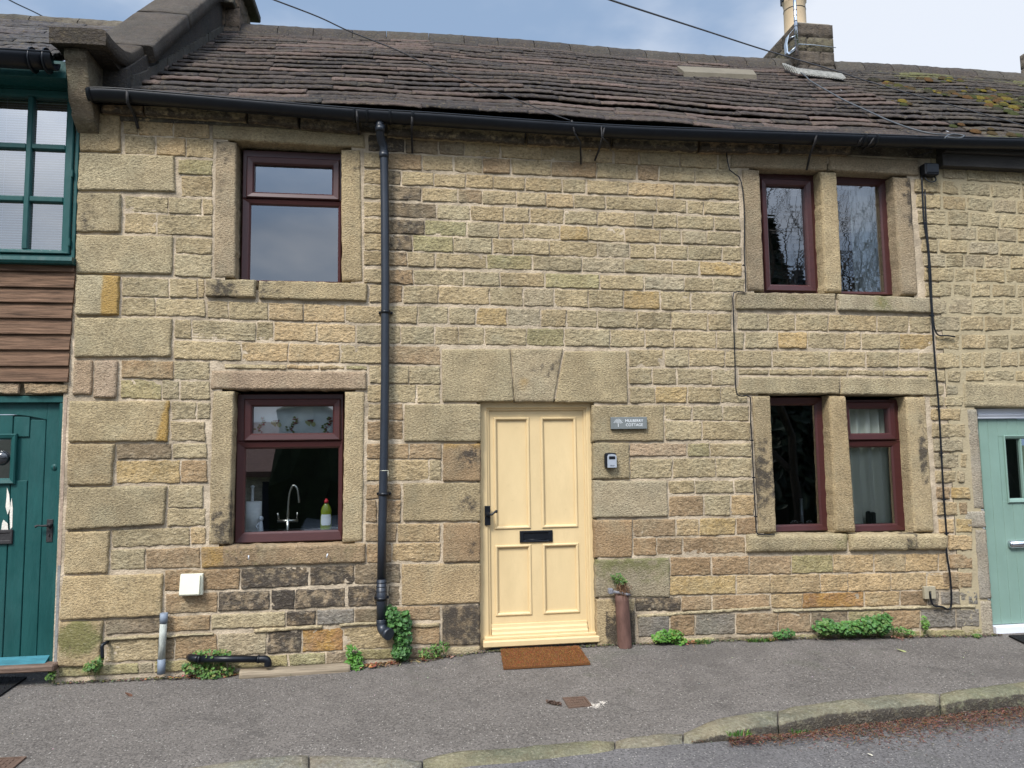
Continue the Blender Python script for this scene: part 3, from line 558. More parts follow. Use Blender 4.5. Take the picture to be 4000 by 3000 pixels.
xs_ = [lx0, P4[0][0], P4[0][2], P4[1][0], P4[1][2], lx1]; zt = [lz1, P4[0][3], P4[0][1], P4[2][3], P4[2][1], lz0]
lf.box((xs_[0], yd, lz0), (xs_[1], yd+.04, lz1)); lf.box((xs_[2], yd, lz0), (xs_[3], yd+.04, lz1)); lf.box((xs_[4], yd, lz0), (xs_[5], yd+.04, lz1))
for a, b in ((1, 2), (3, 4)):
    for c, d in ((0, 1), (2, 3), (4, 5)): lf.box((xs_[a], yd, zt[d]), (xs_[b], yd+.04, zt[c]))
lf.build('leaf', CREAM, door)
for a, b in ((1, 2), (3, 4)):
    for c, d in ((1, 2), (3, 4)):
        p = MB(); p.box((xs_[a], yd+.012, zt[d]), (xs_[b], yd+.03, zt[c])); r = (xs_[a]-.004, zt[d]-.004, xs_[b]+.004, zt[c]+.004)
        ring(p, r, (r[0]+.024, r[1]+.024, r[2]-.024, r[3]-.024), yd-.012, yd+.014, ch=.006); p.build('panel', CREAM, door)
kb = MB(); prof = [(0, 0), (-.012, .005), (-.016, .03), (-.04, .045), (-.045, .052), (-.048, .075), (-.012, .078), (0, .1)]
wb0 = at(2100, 2478, .04).z
kb.prism([V((0, yd+.0+a*1.3, wb0+b)) for a, b in [(0.01, 0), (-.045, 0), (-.045, .018), (-.03, .03), (-.028, .052), (-.012, .062), (-.01, .085), (.01, .09)]], (lx0+.006, 0, 0), (lx1-.012, 0, 0)); kb.build('weatherboard', CREAM, door)
th = MB(); t0 = at(2100, 2522, -.03).z; th.box((DX0-.005, -.03, t0), (DX1+.02, .12, t0+.052), bev=.008); th.box((DX0+.01, .01, t0+.052), (DX1, .12, t0+.075), bev=.004); th.build('threshold', CREAM, door)
hp = MB(); a, b = at(1893, 1975, .08), at(1913, 2050, .08); hp.box((a.x-.004, .034, b.z), (b.x+.002, .052, a.z), bev=.003); hc = V(((a.x+b.x)/2, .034, (a.z+b.z)/2+.013))
hp.lathe(hc+V((0, .0, 0)), [(.02, -.0), (.02, .02), (.014, .03), (.012, .05)], axis=V((0, -1, 0)), n=14); e2 = at(1938, 1997, .01)
hp.tube([hc+V((0, -.045, 0)), V((hc.x+.03, hc.y-.052, hc.z)), V((e2.x-.01, hc.y-.05, e2.z)), V((e2.x, hc.y-.05, e2.z))], [.010, .009, .008, .011], m=0); hp.lathe(V((e2.x, hc.y-.05, e2.z)), [(.006, -.012), (.013, -.008), (.014, 0), (.009, .008)], axis=V((1, 0, 0)), n=12); hp.build('handle', BLACK, door)
lp = MB(); q = rect(2030, 2072, 2158, 2118, yd); ring(lp, q, (q[0]+.036, q[1]+.018, q[2]-.038, q[3]-.022), yd-.014, yd+.002, ch=.004); lp.box((q[0]+.03, yd-.006, q[1]+.012), (q[2]-.03, yd+.002, q[3]-.015)); lp.tube([(q[0]+.05, yd-.008, q[1]+.024), (q[2]-.05, yd-.008, q[1]+.024)], .004); lp.build('letter_plate', BLACK, door)
kh = MB(); kh.box((dx(2252, 2100), .068, at(2252, 2102, .08).z-.02), (dx(2252, 2100)+.004, .08, at(2252, 2102, .08).z), bev=.001)
# ---- eaves course and gutter
ev = MB(); EB = [(860, 955), (2110, 1038), (3342, 1160), (4424, 1228), (6044, 1300), (7356, 1322), (8000, 1345)]
for a, b, c in ((868, 1240, 'b'), (1240, 2125, 't'), (2135, 2580, 'd'), (2590, 3120, 'd'), (3340, 4540, 't'), (4555, 5280, 'w'), (5290, 6035, 't'), (6045, 6745, 'b'), (6755, 7360, 'b')):
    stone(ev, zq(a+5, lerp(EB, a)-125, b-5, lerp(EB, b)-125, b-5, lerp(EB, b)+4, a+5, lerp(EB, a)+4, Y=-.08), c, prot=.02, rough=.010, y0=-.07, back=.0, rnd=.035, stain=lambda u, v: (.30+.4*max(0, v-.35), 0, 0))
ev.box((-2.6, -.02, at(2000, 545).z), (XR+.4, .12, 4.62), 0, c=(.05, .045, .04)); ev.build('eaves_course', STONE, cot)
GY = -.185; GR = .074; GP = [(354, 374), (497, 378), (1000, 420), (1392, 452), (1673, 468), (2000, 491), (2242, 507), (2532, 522), (3000, 538), (3345, 549), (3662, 559), (4000, 566), (4300, 573)]
GP3 = catmull([at(x, y, GY) for x, y in GP], 5)
def gutter(pts, name, parent, r=.074, caps=True):
    mb = MB(); n = 12; P = []
    for p in pts:
        p = p+V((0, 0, .024))
        o = [p+V((0, -cos(pi*i/n)*r, -sin(pi*i/n)*r)) for i in range(n+1)]; i_ = [p+V((0, -cos(pi*i/n)*(r-.006), -sin(pi*i/n)*(r-.006))) for i in range(n+1)][::-1]
        rim = [o[0]+V((0, -.004, .002)), o[0]+V((0, -.004, .010)), o[0]+V((0, .006, .010))]
        P.append([mb.vert(q) for q in rim+o+i_])
    mb.grid(P, 0, True, True)
    if caps: mb.face(P[0]); mb.face(P[-1][::-1])
    return mb.build(name, BLACK, parent)
gt = gutter(GP3, 'gutter', cot); gt['label'] = 'black half round gutter, its left end dipping towards the corbel'
def collar(mb, x, y, wdt=.03, r=.081):
    p = at(x, y, GY)+V((0, 0, .022))
    P = []
    for s_ in (-wdt/2, wdt/2): P.append([mb.vert(p+V((s_, -cos(pi*i/14)*r, -sin(pi*i/14)*r+.004))) for i in range(15)])
    mb.grid(P, 0, True)
    Q = []
    for s_ in (-wdt/2, wdt/2): Q.append([mb.vert(p+V((s_, -cos(pi*i/14)*(r-.01), -sin(pi*i/14)*(r-.01)+.004))) for i in range(15)])
    mb.grid(Q, 0, True); mb.face([P[0][i] for i in range(15)]+[Q[0][i] for i in range(14, -1, -1)]); mb.face([P[1][i] for i in range(15)]+[Q[1][i] for i in range(14, -1, -1)])
for x, y in ((1385, 452), (1435, 455), (1524, 460), (1612, 464), (357, 374), (3365, 550), (3412, 551)):
    mb = MB(); collar(mb, x, y, .022 if x != 357 else .03); mb.build('union_clip', BLACK, gt)
def strap(pts, wd=.008, rust=0):
    mb = MB(); P = [at(x, y, Y) for x, y, Y in pts]; mb.tube(P, wd, 6); return mb.build('bracket', IRON, gt)
strap([(497, 352, -.25), (497, 378, -.255), (498, 402, -.24), (515, 430, -.15), (527, 455, -.05), (540, 502, -.03)], .012)
strap([(1393, 434, -.25), (1396, 470, -.24), (1400, 500, -.1), (1401, 525, -.03)], .010); strap([(1610, 443, -.25), (1609, 490, -.24), (1608, 520, -.1), (1611, 600, -.03)], .009)
strap([(2233, 470, -.25), (2244, 520, -.24), (2267, 556, -.15), (2269, 642, -.04)], .009); strap([(2362, 492, -.25), (2353, 535, -.24), (2339, 588, -.1), (2323, 628, -.04)], .009); strap([(2349, 495, -.255), (2350, 535, -.25), (2376, 560, -.2)], .006)
strap([(3190, 520, -.25), (3183, 556, -.24), (3165, 601, -.12), (3151, 664, -.04)], .011); strap([(3370, 528, -.25), (3357, 556, -.24), (3337, 583, -.12)], .010); strap([(3416, 530, -.25), (3402, 560, -.24), (3370, 583, -.12)], .010); strap([(3640, 592, -.15), (3600, 604, -.05), (3570, 615, -.03)], .006)
dp = MB(); DPY = -.075
dp.tube([at(1482, 462, GY), at(1484, 505, GY+.01), at(1485, 525, -.15), at(1489, 548, -.11), at(1498, 572, -.085), at(1500, 600, DPY), at(1503, 800, DPY), at(1505, 1100, DPY), at(1504, 1500, DPY), at(1500, 1770, DPY), at(1493, 2065, DPY), at(1490, 2260, DPY)], .0345, 18)
dp.tube([at(1490, 2262, DPY), at(1490, 2425, DPY)], .0385, 18); dp.tube(catmull([at(1490, 2420, DPY), at(1491, 2446, DPY-.005), at(1500, 2465, DPY-.03), at(1520, 2478, DPY-.08)], 4), .040, 18)
p0, p1 = at(1508, 2471, DPY-.055), at(1520, 2478, DPY-.085); dp.tube([p0, p1+(p1-p0)*.1], .046, 18)
for x, y, h_ in ((1485, 500, .05), (1500, 603, .05)): dp.tube([at(x, y-8, DPY if y > 550 else GY+.01), at(x, y+14, DPY if y > 550 else GY+.01)], .040, 18)
for y in (2272, 2288, 2306, 2428): dp.tube([at(1490, y, DPY), at(1490, y+3, DPY)], .0415, 18)
dpo = dp.build('downpipe', PIPE, cot)
for x, y in ((1506, 1219), (1499, 1930), (1490, 2338)):
    mb = MB(); c = at(x, y, DPY); mb.tube([c-V((0, 0, .012)), c+V((0, 0, .012))], .041 if y < 2300 else .044, 18); mb.box((c.x-.058, c.y+.03, c.z-.010), (c.x+.058, c.y+.06, c.z+.012), bev=.004)
    for s_ in (-1, 1): mb.tube([(c.x+s_*.052, c.y+.032, c.z+.001), (c.x+s_*.052, c.y+.022, c.z+.001)], .006, 8)
    mb.build('pipe_clip', BLACK, dpo)
mb = MB(); c = at(1500, 1838, DPY); mb.lathe(c-V((0, 0, .002)), [(.0365, 0), (.0365, .004)], n=16); mb.tube([c+V((.032, -.014, 0)), c+V((.034, -.02, -.05))], .002, 5); mb.build('string', OFFW, dpo)
# ---- roof of stone slates: every course a row of thick rough slabs
def roof(parent, x0, x1, name='roof', pal=None, courses=22, base=EZ, ya=-.20, yb=3.2, moss=0, seed=1, thick=.052, clipf=None, wid=(.3, .85), mat_=None):
    rr = random.Random(seed); mb = MB(); L_ = yb-ya
    pal = pal or [(.052, .042, .038), (.046, .038, .036), (.058, .046, .041), (.038, .033, .032), (.088, .063, .053), (.066, .052, .045), (.11, .078, .066)]
    def sag(x, y): return .03*sin(x*.9+1)+.03*N.noise(V((x*.8, y*.7, seed)))+.008*N.noise(V((x*2.0, y*1.3, seed+4)))
    t0 = 0
    ysteps = [0]
    for k in range(courses):
        e = 1.25-.5*k/courses if k > 2 else (.35, .55, .8)[k]; ysteps.append(ysteps[-1]+e)
    ysteps = [ya+L_*q/ysteps[-1] for q in ysteps]
    for k in range(courses):
        yf, yn = ysteps[k], ysteps[k+1]; x = x0-rr.uniform(0, .3); lift = 0
        while x < x1:
            w_ = rr.uniform(*wid); a, b = max(x, x0), min(x+w_-.002, x1); x += w_
            if b-a < .04: continue
            if clipf and clipf(a, yf): 
                a = max(a, clipf(a, yf))
                if b-a < .03: continue
            col = rr.choice(pal); kk = rr.uniform(.75, 1.18); col = tuple(q*kk for q in col); th_ = thick*rr.uniform(.88, 1.12); dyf = rr.uniform(-.010, .010); tl = rr.uniform(-.004, .005)
            ms = moss(((a+b)/2), yf) if moss else 0
            n = max(2, int((b-a)/.035)); rows = []
            for v, (dy, dz) in enumerate(((.07, -th_*.55), (.006, -th_*.55), (-.004, -th_*.35), (0, -.008), (.014, 0), (.06, -.003), ((yn-yf)*.75, -th_*.80), (yn-yf+.05, -th_*1.1))):
                row = []
                for i in range(n+1):
                    u = i/n; X = a+(b-a)*u; eg = 1 if v < 4 else .3
                    Yv = yf+dyf+dy+eg*(.014*N.noise(V((X*14, k*3.1, seed)))+.014*N.noise(V((X*45, k*3.1, 7)))); 
                    edge = -.005 if (i in (0, n) and 1 <= v <= 4) else 0
                    Z = roofz(X, Yv, base)+th_+tl*u+dz+sag(X, yf)+edge+.008*N.noise(V((X*30, Yv*40, seed)))
                    row.append(mb.vert((X, Yv, Z), col, (.25, ms*(1 if v > 1 else .6), 0)))
                rows.append(row)
            mb.grid(rows, 0, True)
            for side in (0, -1): mb.face([r[side] for r in rows])
    n = 40; U = [[mb.vert((x0+(x1-x0)*i/n, y, roofz(0, y, base)-.05+sag(x0+(x1-x0)*i/n, y)), (.03, .028, .025), (.3, 0, 0)) for i in range(n+1)] for y in [ya+.06+(yb-ya-.06)*j/10 for j in range(11)]]; mb.grid(U, 0, True)
    o = mb.build(name, mat_ or SLATE, parent)
    return o, sag
def ridge(parent, x0, x1, z, y, seed=3, sag=None, pal=((.058, .052, .045), (.075, .067, .056), (.048, .043, .04)), sc=1):
    mb = MB(); rr = random.Random(seed); x = x0
    while x < x1:
        w_ = rr.uniform(.42, .56); a, b = x, min(x+w_-.008, x1); x += w_; c = rr.choice(pal); P = []
        for i in range(9):
            X = a+(b-a)*i/8; row = []
            for j in range(9):
                an = j/8*2-1; rad = .012*N.noise(V((X*9, j*.6, seed)))+.008*N.noise(V((X*30, j*2, seed)))
                dz = sag(X, 3.0)*.8 if sag else 0
                row.append(mb.vert((X, y+an*.19*sc, z+.15*sc-.20*sc*abs(an)**1.5-(.07*sc if abs(an) == 1 else 0)+dz+rad), c, (.35, .1, 0)))
            P.append(row)
        mb.grid(P, 0, True)
    return mb.build('ridge_stones', SLATE, parent)
COPX = -2.22
rf, sg = roof(cot, -2.52, 5.40, clipf=lambda x, y: COPX-.04 if y > .15 else -2.46, seed=2)
ridge(cot, -2.05, 5.33, roofz(0, 3.2)-.03, 3.2, sag=sg)
mb = MB(); P = [onroof(2645, 262, .07), onroof(2940, 276, .07), onroof(2955, 296, .05), onroof(2672, 284, .05)]
mb.prism(P, (0, 0, -.05), (0, -.003, .012), 0); mb.build('mortar_fillet', mat('fresh_mortar', (.15, .128, .092), .9, bump=.5), cot)
# parapet with swept coping and kneeler at the left gable
cp = MB(); prof = [(-.38, 4.93), (-.1, 4.97), (.15, 5.07), (.4, 5.26), (.75, 5.58), (1.4, 6.16), (2.0, 6.69), (2.6, 7.22), (3.3, 7.6)]
def sweep(mb, pr, x0, x1, th_, col, seed, st=(.35, .08, 0)):
    pts = catmull([V((0, a, b)) for a, b in pr], 5); P = []
    for i, p in enumerate(pts):
        t = (pts[min(i+1, len(pts)-1)]-pts[max(i-1, 0)]).normalized(); nrm = V((0, -t.z, t.y)); row = []
        for (fx, fn) in ((0, 0), (.04, .012), (.25, .016), (.5, .018), (.75, .016), (.96, .012), (1, 0), (1, -th_*.5), (.99, -th_), (.5, -th_), (.01, -th_), (0, -th_*.5)):
            q = p+nrm*fn+V((x0+(x1-x0)*fx, 0, 0)); d = .010*N.noise(V((q.x*9, q.y*9, q.z*9+seed))); row.append(mb.vert(q+nrm*d+V((d*.6, 0, 0)), col, st))
        P.append(row)
    mb.grid(P, 0, True, True); mb.face(P[0]); mb.face(P[-1][::-1])
sweep(cp, prof[3:6], -2.70, -2.20, .13, (.066, .057, .048), 1); sweep(cp, [(1.412, 6.172), (2.0, 6.69), (2.6, 7.22), (3.3, 7.6)], -2.70, -2.20, .13, (.075, .065, .054), 5)
cp.build('coping', DARKST, cot)
kn = MB(); sweep(kn, [(-.40, 4.935), (-.1, 4.965), (.12, 5.05), (.385, 5.245)], -2.675, -2.27, .105, (.052, .043, .033), 9)
kn.prism([V((0, -.30, 4.83)), V((0, .3, 4.83)), V((0, .35, 5.1)), V((0, .1, 4.96)), V((0, -.30, 4.9))], (-2.66, 0, 0), (-2.31, 0, 0), c=(.04, .034, .028), st=(.3, 0, 0))
kn.build('kneeler', DARKST, cot)
cb = MB(); pr = [(-.32, 4.83), (-.32, 4.76), (-.29, 4.74), (-.275, 4.68), (-.235, 4.60), (-.225, 4.52), (-.20, 4.46), (-.15, 4.41), (-.15, 4.37), (-.10, 4.33), (-.03, 4.28), (.2, 4.28), (.2, 4.83)]
P = []
for i in range(6):
    row = []
    for a, b in pr:
        q = V((-2.60+.16*i/5, a, b)); row.append(cb.vert(q+V((0, .012*N.noise(q*14), 0)), (.125, .10, .072), (.3, .05, 0)))
    P.append(row)
cb.grid(P, 0, True, True); cb.face(P[0]); cb.face(P[-1][::-1]); cb.build('corbel', DRESS, cot)
pw = MB(); poly = [V((0, .0, 4.4)), V((0, .0, 4.85)), V((0, .38, 5.16)), V((0, .75, 5.48)), V((0, 1.4, 6.06)), V((0, 2.0, 6.6)), V((0, 2.6, 7.1)), V((0, 3.3, 7.5)), V((0, 3.3, 6.6))]
pw.prism(poly, (-2.62, 0, 0), (-2.255, 0, 0), c=(.045, .042, .04), st=(.35, .05, 0)); 
for i in range(26):   # rough fillet of mortar where slates meet the parapet
    y = .1+i*.118; stone_c = (.08, .075, .066); z = roofz(0, y)
    pw.prism([V((0, y, z-.02)), V((0, y, z+.11+.03*N.noise(V((y*5, 0, 0))))), V((0, y+.13, z+.2+.03*N.noise(V((y*5, 3, 0))))), V((0, y+.13, z+.06))], (-2.26, 0, 0), (-2.235+.012*N.noise(V((y*7, 2, 2))), 0, 0), c=stone_c, st=(.3, .1, 0))
pw.build('parapet', DARKST, cot)
def stack(parent, x0, x1, y0, y1, z0, z1, rows, name='chimney', cols=((.17, .14, .11),)):
    mb = MB(); rr = random.Random(int(x0*10)+50); zs = [z0+(z1-z0)*i/rows for i in range(rows+1)]
    mb.box((x0+.012, y0+.012, z0), (x1-.012, y1-.012, z1-.015), 0, c=(.07, .06, .05))
    for k in range(rows):
        h0, h1 = zs[k]+.005, zs[k+1]-.005; c = rr.choice(cols)
        n = 6 if k % 2 else 7; xb = [x0+(x1-x0)*t for t in ((0, .62, 1) if k % 2 else (0, .3, 1))]
        for axis in ('f', 'l', 'r'):
            if axis == 'f': segs = list(zip(xb, xb[1:]))
            else: segs = [(y0+(y1-y0)*t, y0+(y1-y0)*t2) for t, t2 in (((0, .4), (.4, 1)) if k % 2 else ((0, .7), (.7, 1)))]
            for a, b in segs:
                kk = rr.uniform(.8, 1.2); cc = tuple(q*kk for q in c); P = []; nx, nz_ = max(3, int((b-a)/.03)), 7
                for j in range(nz_+1):
                    row = []
                    for i in range(nx+1):
                        u, v = i/nx, j/nz_; t = a+.004+(b-a-.008)*u; z = h0+(h1-h0)*v; de = min(u*(b-a), (1-u)*(b-a), v*(h1-h0), (1-v)*(h1-h0)); e = min(1, de/.025)
                        off = e*(.016+.016*N.noise(V((t*16, z*18, k+x0)))+.010*N.noise(V((t*44, z*50, k))))-.0
                        p = (t, y0+.012-off, z) if axis == 'f' else ((x0+.012-off, t, z) if axis == 'l' else (x1-.012+off, t, z)); row.append(mb.vert(p, cc, (.38, .35 if rr.random() < 0 else .2, 0)))
                    P.append(row)
                mb.grid(P, 0, True)
    return mb.build(name, DARKST, parent)
ch = stack(cot, -2.50, -2.05, 3.0, 3.62, 6.75, 7.50, 3, cols=((.16, .14, .085), (.17, .125, .09)))
mb = MB(); mb.box((-2.52, 2.88, 7.235), (-2.10, 3.06, 7.33), c=(.09, .08, .06), bev=.012); mb.box((-2.6, 2.88, 7.47), (-1.93, 3.7, 7.56), c=(.075, .065, .055), bev=.012); mb.build('cap', DARKST, ch)
rc = stack(cot, 5.37, 5.95, 3.0, 3.95, 6.78, 7.60, 4, cols=((.11, .09, .07), (.13, .115, .075), (.10, .082, .065))); rc['label'] = 'lichen covered stone chimney stack with a buff pot'
mb = MB(); mb.box((5.40, 3.02, 7.575), (5.92, 3.92, 7.615), c=(.15, .14, .12), bev=.01); mb.build('flaunching', MORTG, rc)
pc = at(3106, 92, 3.42); pot = MB(); pot.lathe((pc.x, 3.42, 7.55), [(.165, 0), (.162, .05), (.155, .1), (.152, .56), (.162, .58), (.168, .61), (.164, .66), (.14, .67)], 24); pot.build('chimney_pot', mat('buff_clay', (.50, .38, .24), .6, var=.08), rc)
cw = MB()
for i in range(10):
    a = 2*pi*i/10; cw.box((pc.x+cos(a)*.165-.02, 3.42+sin(a)*.165-.02, 8.16), (pc.x+cos(a)*.165+.02, 3.42+sin(a)*.165+.02, 8.40), bev=.004)
cw.lathe((pc.x, 3.42, 8.33), [(.19, 0), (.2, .05), (.16, .14), (.06, .2)], 18); cw.lathe((pc.x, 3.42, 8.02), [(.157, 0), (.157, .008)], 24); cw.build('cowl', BLACK, rc)
fl = MB(); 
for i in range(24):
    px = 3060+i*9.5; py = 262+max(0, (3105-px))*-.1+(8*sin(min(1, (px-3060)/60)*pi/2))+i*1.15; p = onroof(px, py+12, .06); fl.prism([p+V((0, -.06, -.04)), p+V((.05, -.07, -.02)), p+V((.055, .02, .09)), p+V((0, .03, .1+.02*N.noise(V((i, 0, 0)))))], (0, 0, 0), (.012, .03, .01), c=(.15, .145, .13))
fl.build('flashing_mortar', mat('lichened_mortar', (.20, .195, .175), .95, bump=.9, bscale=30, var=.55, vscale=25), rc)
# ================================================================== HOUSE ON THE RIGHT
rh = empty('terraced_house', (5.6, 0, 0), 'right hand stone house with mint green door, buff flush pointing and mossy roof', 'house')
mb = MB(); dh = (at(3842, 2000).x-.03, -.3, at(3842, 2000).x+1.0, at(3900, 1560).z)
sheet(mb, XR, 11.0, -.3, 4.52, [dh], y=-.010, cell=.03, amp=.003, m=1)
NB = [(1432, 1548), (1572, 1680), (1700, 1812), (1828, 1945), (1955, 2068), (2082, 2188), (2198, 2308), (2322, 2432), (2452, 2562), (2582, 2710), (2736, 2858), (2898, 3018), (3050, 3180)]
rr = random.Random(11)
def nrow(x0, x1, T, B, sl, slb, code=None, wmin=150, wmax=270):
    xs = [x0]
    while xs[-1] < x1-wmin*.6: xs.append(min(xs[-1]+rr.uniform(wmin, wmax), x1))
    if len(xs) < 2: return
    if x1-xs[-1] > 1: xs[-1] = x1
    n = len(xs)-1; cs = ''.join(rr.choice(code or 'hhqhgt=hq') for _ in range(n))
    rowz(mb, cs, xs, T+(x0-8200)*sl, T+(x1-8200)*sl, B+(x0-8200)*slb, B+(x1-8200)*slb, gap=11, prot=.014, rough=.0085, rnd=.005, y0=-.003)
for i, (T, B) in enumerate(NB):
    x0 = 7872+ (i*14 if i < 10 else 170); s1 = .085-.0085*i
    if i < 1: x0 = 8120
    if i >= 10: x0 = (8060, 8065, 8075)[i-10]
    nrow(x0+rr.uniform(0, 10), 9700, T, B, s1, s1-.008)
nrow(8330, 9700, 3205, 3292, .0, 0)
for i, (T, B) in enumerate([(3205, 3300), (3330, 3410), (3428, 3508), (3530, 3630), (3660, 3780), (3800, 3900), (3920, 4040), (4070, 4170), (4208, 4310), (4340, 4450), (4485, 4600), (4620, 4750), (4790, 4910), (4945, 5075)]):
    x0 = 8002+i*9.5 if i < 11 else (8180, 8190, 8135)[i-11]; x1 = 8300+i*10-(30 if i % 2 else 0)
    if i >= 11: x1 = 8400
    nrow(x0, x1, T, B, 0, 0, 'htq' if i < 8 else 'wob', 120, 330)
o = mb.build('wall', [STONE, MORT2], rh)
ds = empty('door_surround', (at(3900, 1540).x, 0, 1.0), parent=rh)
def pz(*p): return [(lambda q: (q.x, q.z))(at(p[i], p[i+1])) for i in range(0, 8, 2)]
for q, nm in (((3757, 1492, 4300, 1505, 4300, 1600, 3762, 1591), 'lintel_stone'), ((3770, 1595, 3815, 1596, 3843, 1990, 3797, 1990), 'jamb_stone'), ((3763, 1996, 3844, 1994, 3849, 2062, 3765, 2062), 'jamb_stone'), ((3803, 2066, 3849, 2066, 3870, 2340, 3820, 2342), 'jamb_stone'), ((3822, 2346, 3871, 2344, 3882, 2482, 3831, 2484), 'jamb_stone')):
    b = MB(); stone(b, pz(*q), 'h' if nm[0] == 'l' else 'S', prot=.022, rough=.0035, cell=.03, back=.2, rnd=.006, stain=(lambda u, v: (.2*v, .2, 0)) if q[1] > 2300 else None); b.build(nm, DRESS, ds)
dr = empty('door', (at(3850, 2000, .1).x+.45, .1, 0), parent=rh); Y_ = .09
X0 = at(3847, 2000, Y_).x; X1 = X0+.93; Zt, Zb = at(3840, 1638, Y_).z, at(3890, 2440, Y_).z; b = MB()
lights = rect(3936, 1714, 4052, 1946, Y_)
gr = [X0+.09+.104*i for i in range(9)]; edges = [X0]+[g for g in gr if g < X1-.02]+[X1]
for a, c in zip(edges, edges[1:]):
    if c < lights[0]-.03 or a > lights[2]+.03: b.box((a+.0006, Y_, Zb), (c-.0006, Y_+.04, Zt), bev=.0035)
    else:
        b.box((a+.0006, Y_, lights[3]+.02), (c-.0006, Y_+.04, Zt), bev=.0035); b.box((a+.0006, Y_, Zb), (c-.0006, Y_+.04, lights[1]-.02), bev=.0035)
        if a < lights[0]-.02: b.box((a+.0006, Y_+.001, lights[1]-.02), (lights[0]-.01, Y_+.04, lights[3]+.02))
        if c > lights[2]+.02: b.box((lights[2]+.01, Y_+.001, lights[1]-.02), (c-.0006, Y_+.04, lights[3]+.02))
b.build('leaf', MINT, dr)
wf = MB(); ring(wf, (lights[0]-.028, lights[1]-.04, lights[2]+.028, lights[3]+.035), lights, Y_-.018, Y_+.03, ch=.007, slope=.008); mx_ = (lights[0]+lights[2])/2; wf.box((mx_-.009, Y_-.004, lights[1]), (mx_+.009, Y_+.03, lights[3]), bev=.003); wfo = wf.build('window', MINT, dr); pane('pane', lights, Y_+.02, wfo, GLASSD)
b = MB(); b.box((lights[0]-.1, Y_+.3, lights[1]-.2), (lights[2]+.1, Y_+.32, lights[3]+.2)); b.build('hall_interior', DARK, dr)
b = MB(); b.box((X0-.03, .06, Zt+.005), (X1+.05, .15, Zt+.10), bev=.004); b.box((X0-.03, .05, Zt+.03), (X1+.05, .07, Zt+.05), bev=.003); b.box((X0-.03, .10, Zb-.1), (X0-.003, .15, Zt)); b.box((X0-.012, .03, Zb-.10), (X1+.05, .15, Zb-.005), bev=.006); b.build('frame', WHITE, dr)
b = MB(); q = rect(3942, 2110, 4075, 2140, Y_-.02); b.tube([(q[0]+.012, Y_-.012, (q[1]+q[3])/2), (q[2], Y_-.012, (q[1]+q[3])/2)], (q[3]-q[1])/2, 16); b.lathe((q[0]+.012, Y_-.012, (q[1]+q[3])/2), [((q[3]-q[1])/2, 0), ((q[3]-q[1])/2*.7, .008), (.004, .014)], axis=V((-1, 0, 0))); b.build('letter_plate', CHROME, dr)
b = MB(); b.box((X0-.06, -.02, -.12), (X1+.1, .12, Zb-.11), c=(.4, .37, .30), bev=.01); b.build('doorstep', mat('pale_stone', (.38, .35, .28), .9, bump=.6, var=.3), dr)
MOSSY = [(.040, .034, .031), (.046, .040, .035), (.055, .046, .038), (.034, .031, .029), (.062, .05, .04)]
def mf(a, b_): return max(0, min(.6, .12+.5*N.noise(V((a*1.2, b_*1.6, 4)))+.10*(a-6)))
rr2, sg2 = roof(rh, 5.40, 11.5, courses=22, seed=6, pal=MOSSY, moss=mf, thick=.050); rr2['label'] = 'stone slate roof speckled with yellow and brown moss'
ridge(rh, 5.98, 11.5, roofz(0, 3.2)-.03, 3.2, seed=8, sag=sg2)
b = MB(); rr = random.Random(5)        # moss cushions sitting on the slates
for _ in range(900):
    t = rr.random(); X = 5.3+rr.random()**.8*4.2; y = -.15+rr.random()*2.7
    if N.noise(V((X*1.2, y*1.6, 4))) < -.05+.25*(X < 6.3): continue
    s_ = rr.uniform(.012, .045); c = rr.choice([(.055, .052, .018), (.11, .085, .02), (.055, .04, .02), (.08, .045, .02), (.04, .045, .018), (.035, .032, .022)]); z = roofz(X, y)+.05+sg2(X, y); P = []
    for j in range(4):
        an = j/3*pi/2; P.append([b.vert((X+cos(a_*pi/4)*cos(an)*s_*1.5*(1+.3*N.noise(V((X*9, a_, j)))), y+sin(a_*pi/4)*cos(an)*s_*1.1, z+SL*sin(a_*pi/4)*cos(an)*s_*1.1+sin(an)*s_*.8), c) for a_ in range(8)])
    b.grid(P, 0, True, True)
o = b.build('moss', mat('moss_cushion', attr='Col', rough=1, bump=1, bscale=90, var=.5, vscale=60, spec=.05), rh); o['kind'] = 'stuff'
stack(rh, 9.52, 10.1, 2.9, 3.7, 6.8, 7.75, 4)
b = MB(); b.box((XR+.05, -.10, 4.30), (11, .1, 4.42), c=(.05, .04, .035), bev=.004); b.box((XR+.05, -.14, 4.42), (11, .1, 4.50), bev=.004); b.build('eaves_board', mat('tarred_board', (.03, .026, .022), .8, bump=.4, var=.5, vscale=12, stretch=(.3, 1, 1)), rh)

# ================================================================== HOUSE ON THE LEFT
lh = empty('timber_clad_house', (-3.2, 0, 0), 'left hand house with dark teal door and window, brown lapped boards between them', 'house')
b = MB(); XJ = -2.648
sheet(b, -6.5, XJ, -.3, 1.9, [(-3.95, -.3, at(255, 2050).x, at(150, 1545).z)], y=.0, cell=.05, m=1)
for q, c in (((-400, 3300, 175, 3312, 165, 3400, -400, 3395), 'p'), ((215, 3312, 592, 3318, 588, 3400, 220, 3404), 'b'), ((-900, 3300, -430, 3300, -430, 3395, -900, 3395), 't')): stone(b, zq(*q), c, prot=.02, rough=.008)
b.box((-6.5, .05, at(150, 1540).z), (XJ, .25, 4.6), 1); b.build('wall', [STONE, MORT2], lh)
b = MB(); YB = [2232, 2347, 2483, 2613, 2748, 2884, 3019, 3159, 3294]; XRr = [662, 655, 645, 640, 632, 622, 614, 606, 600]
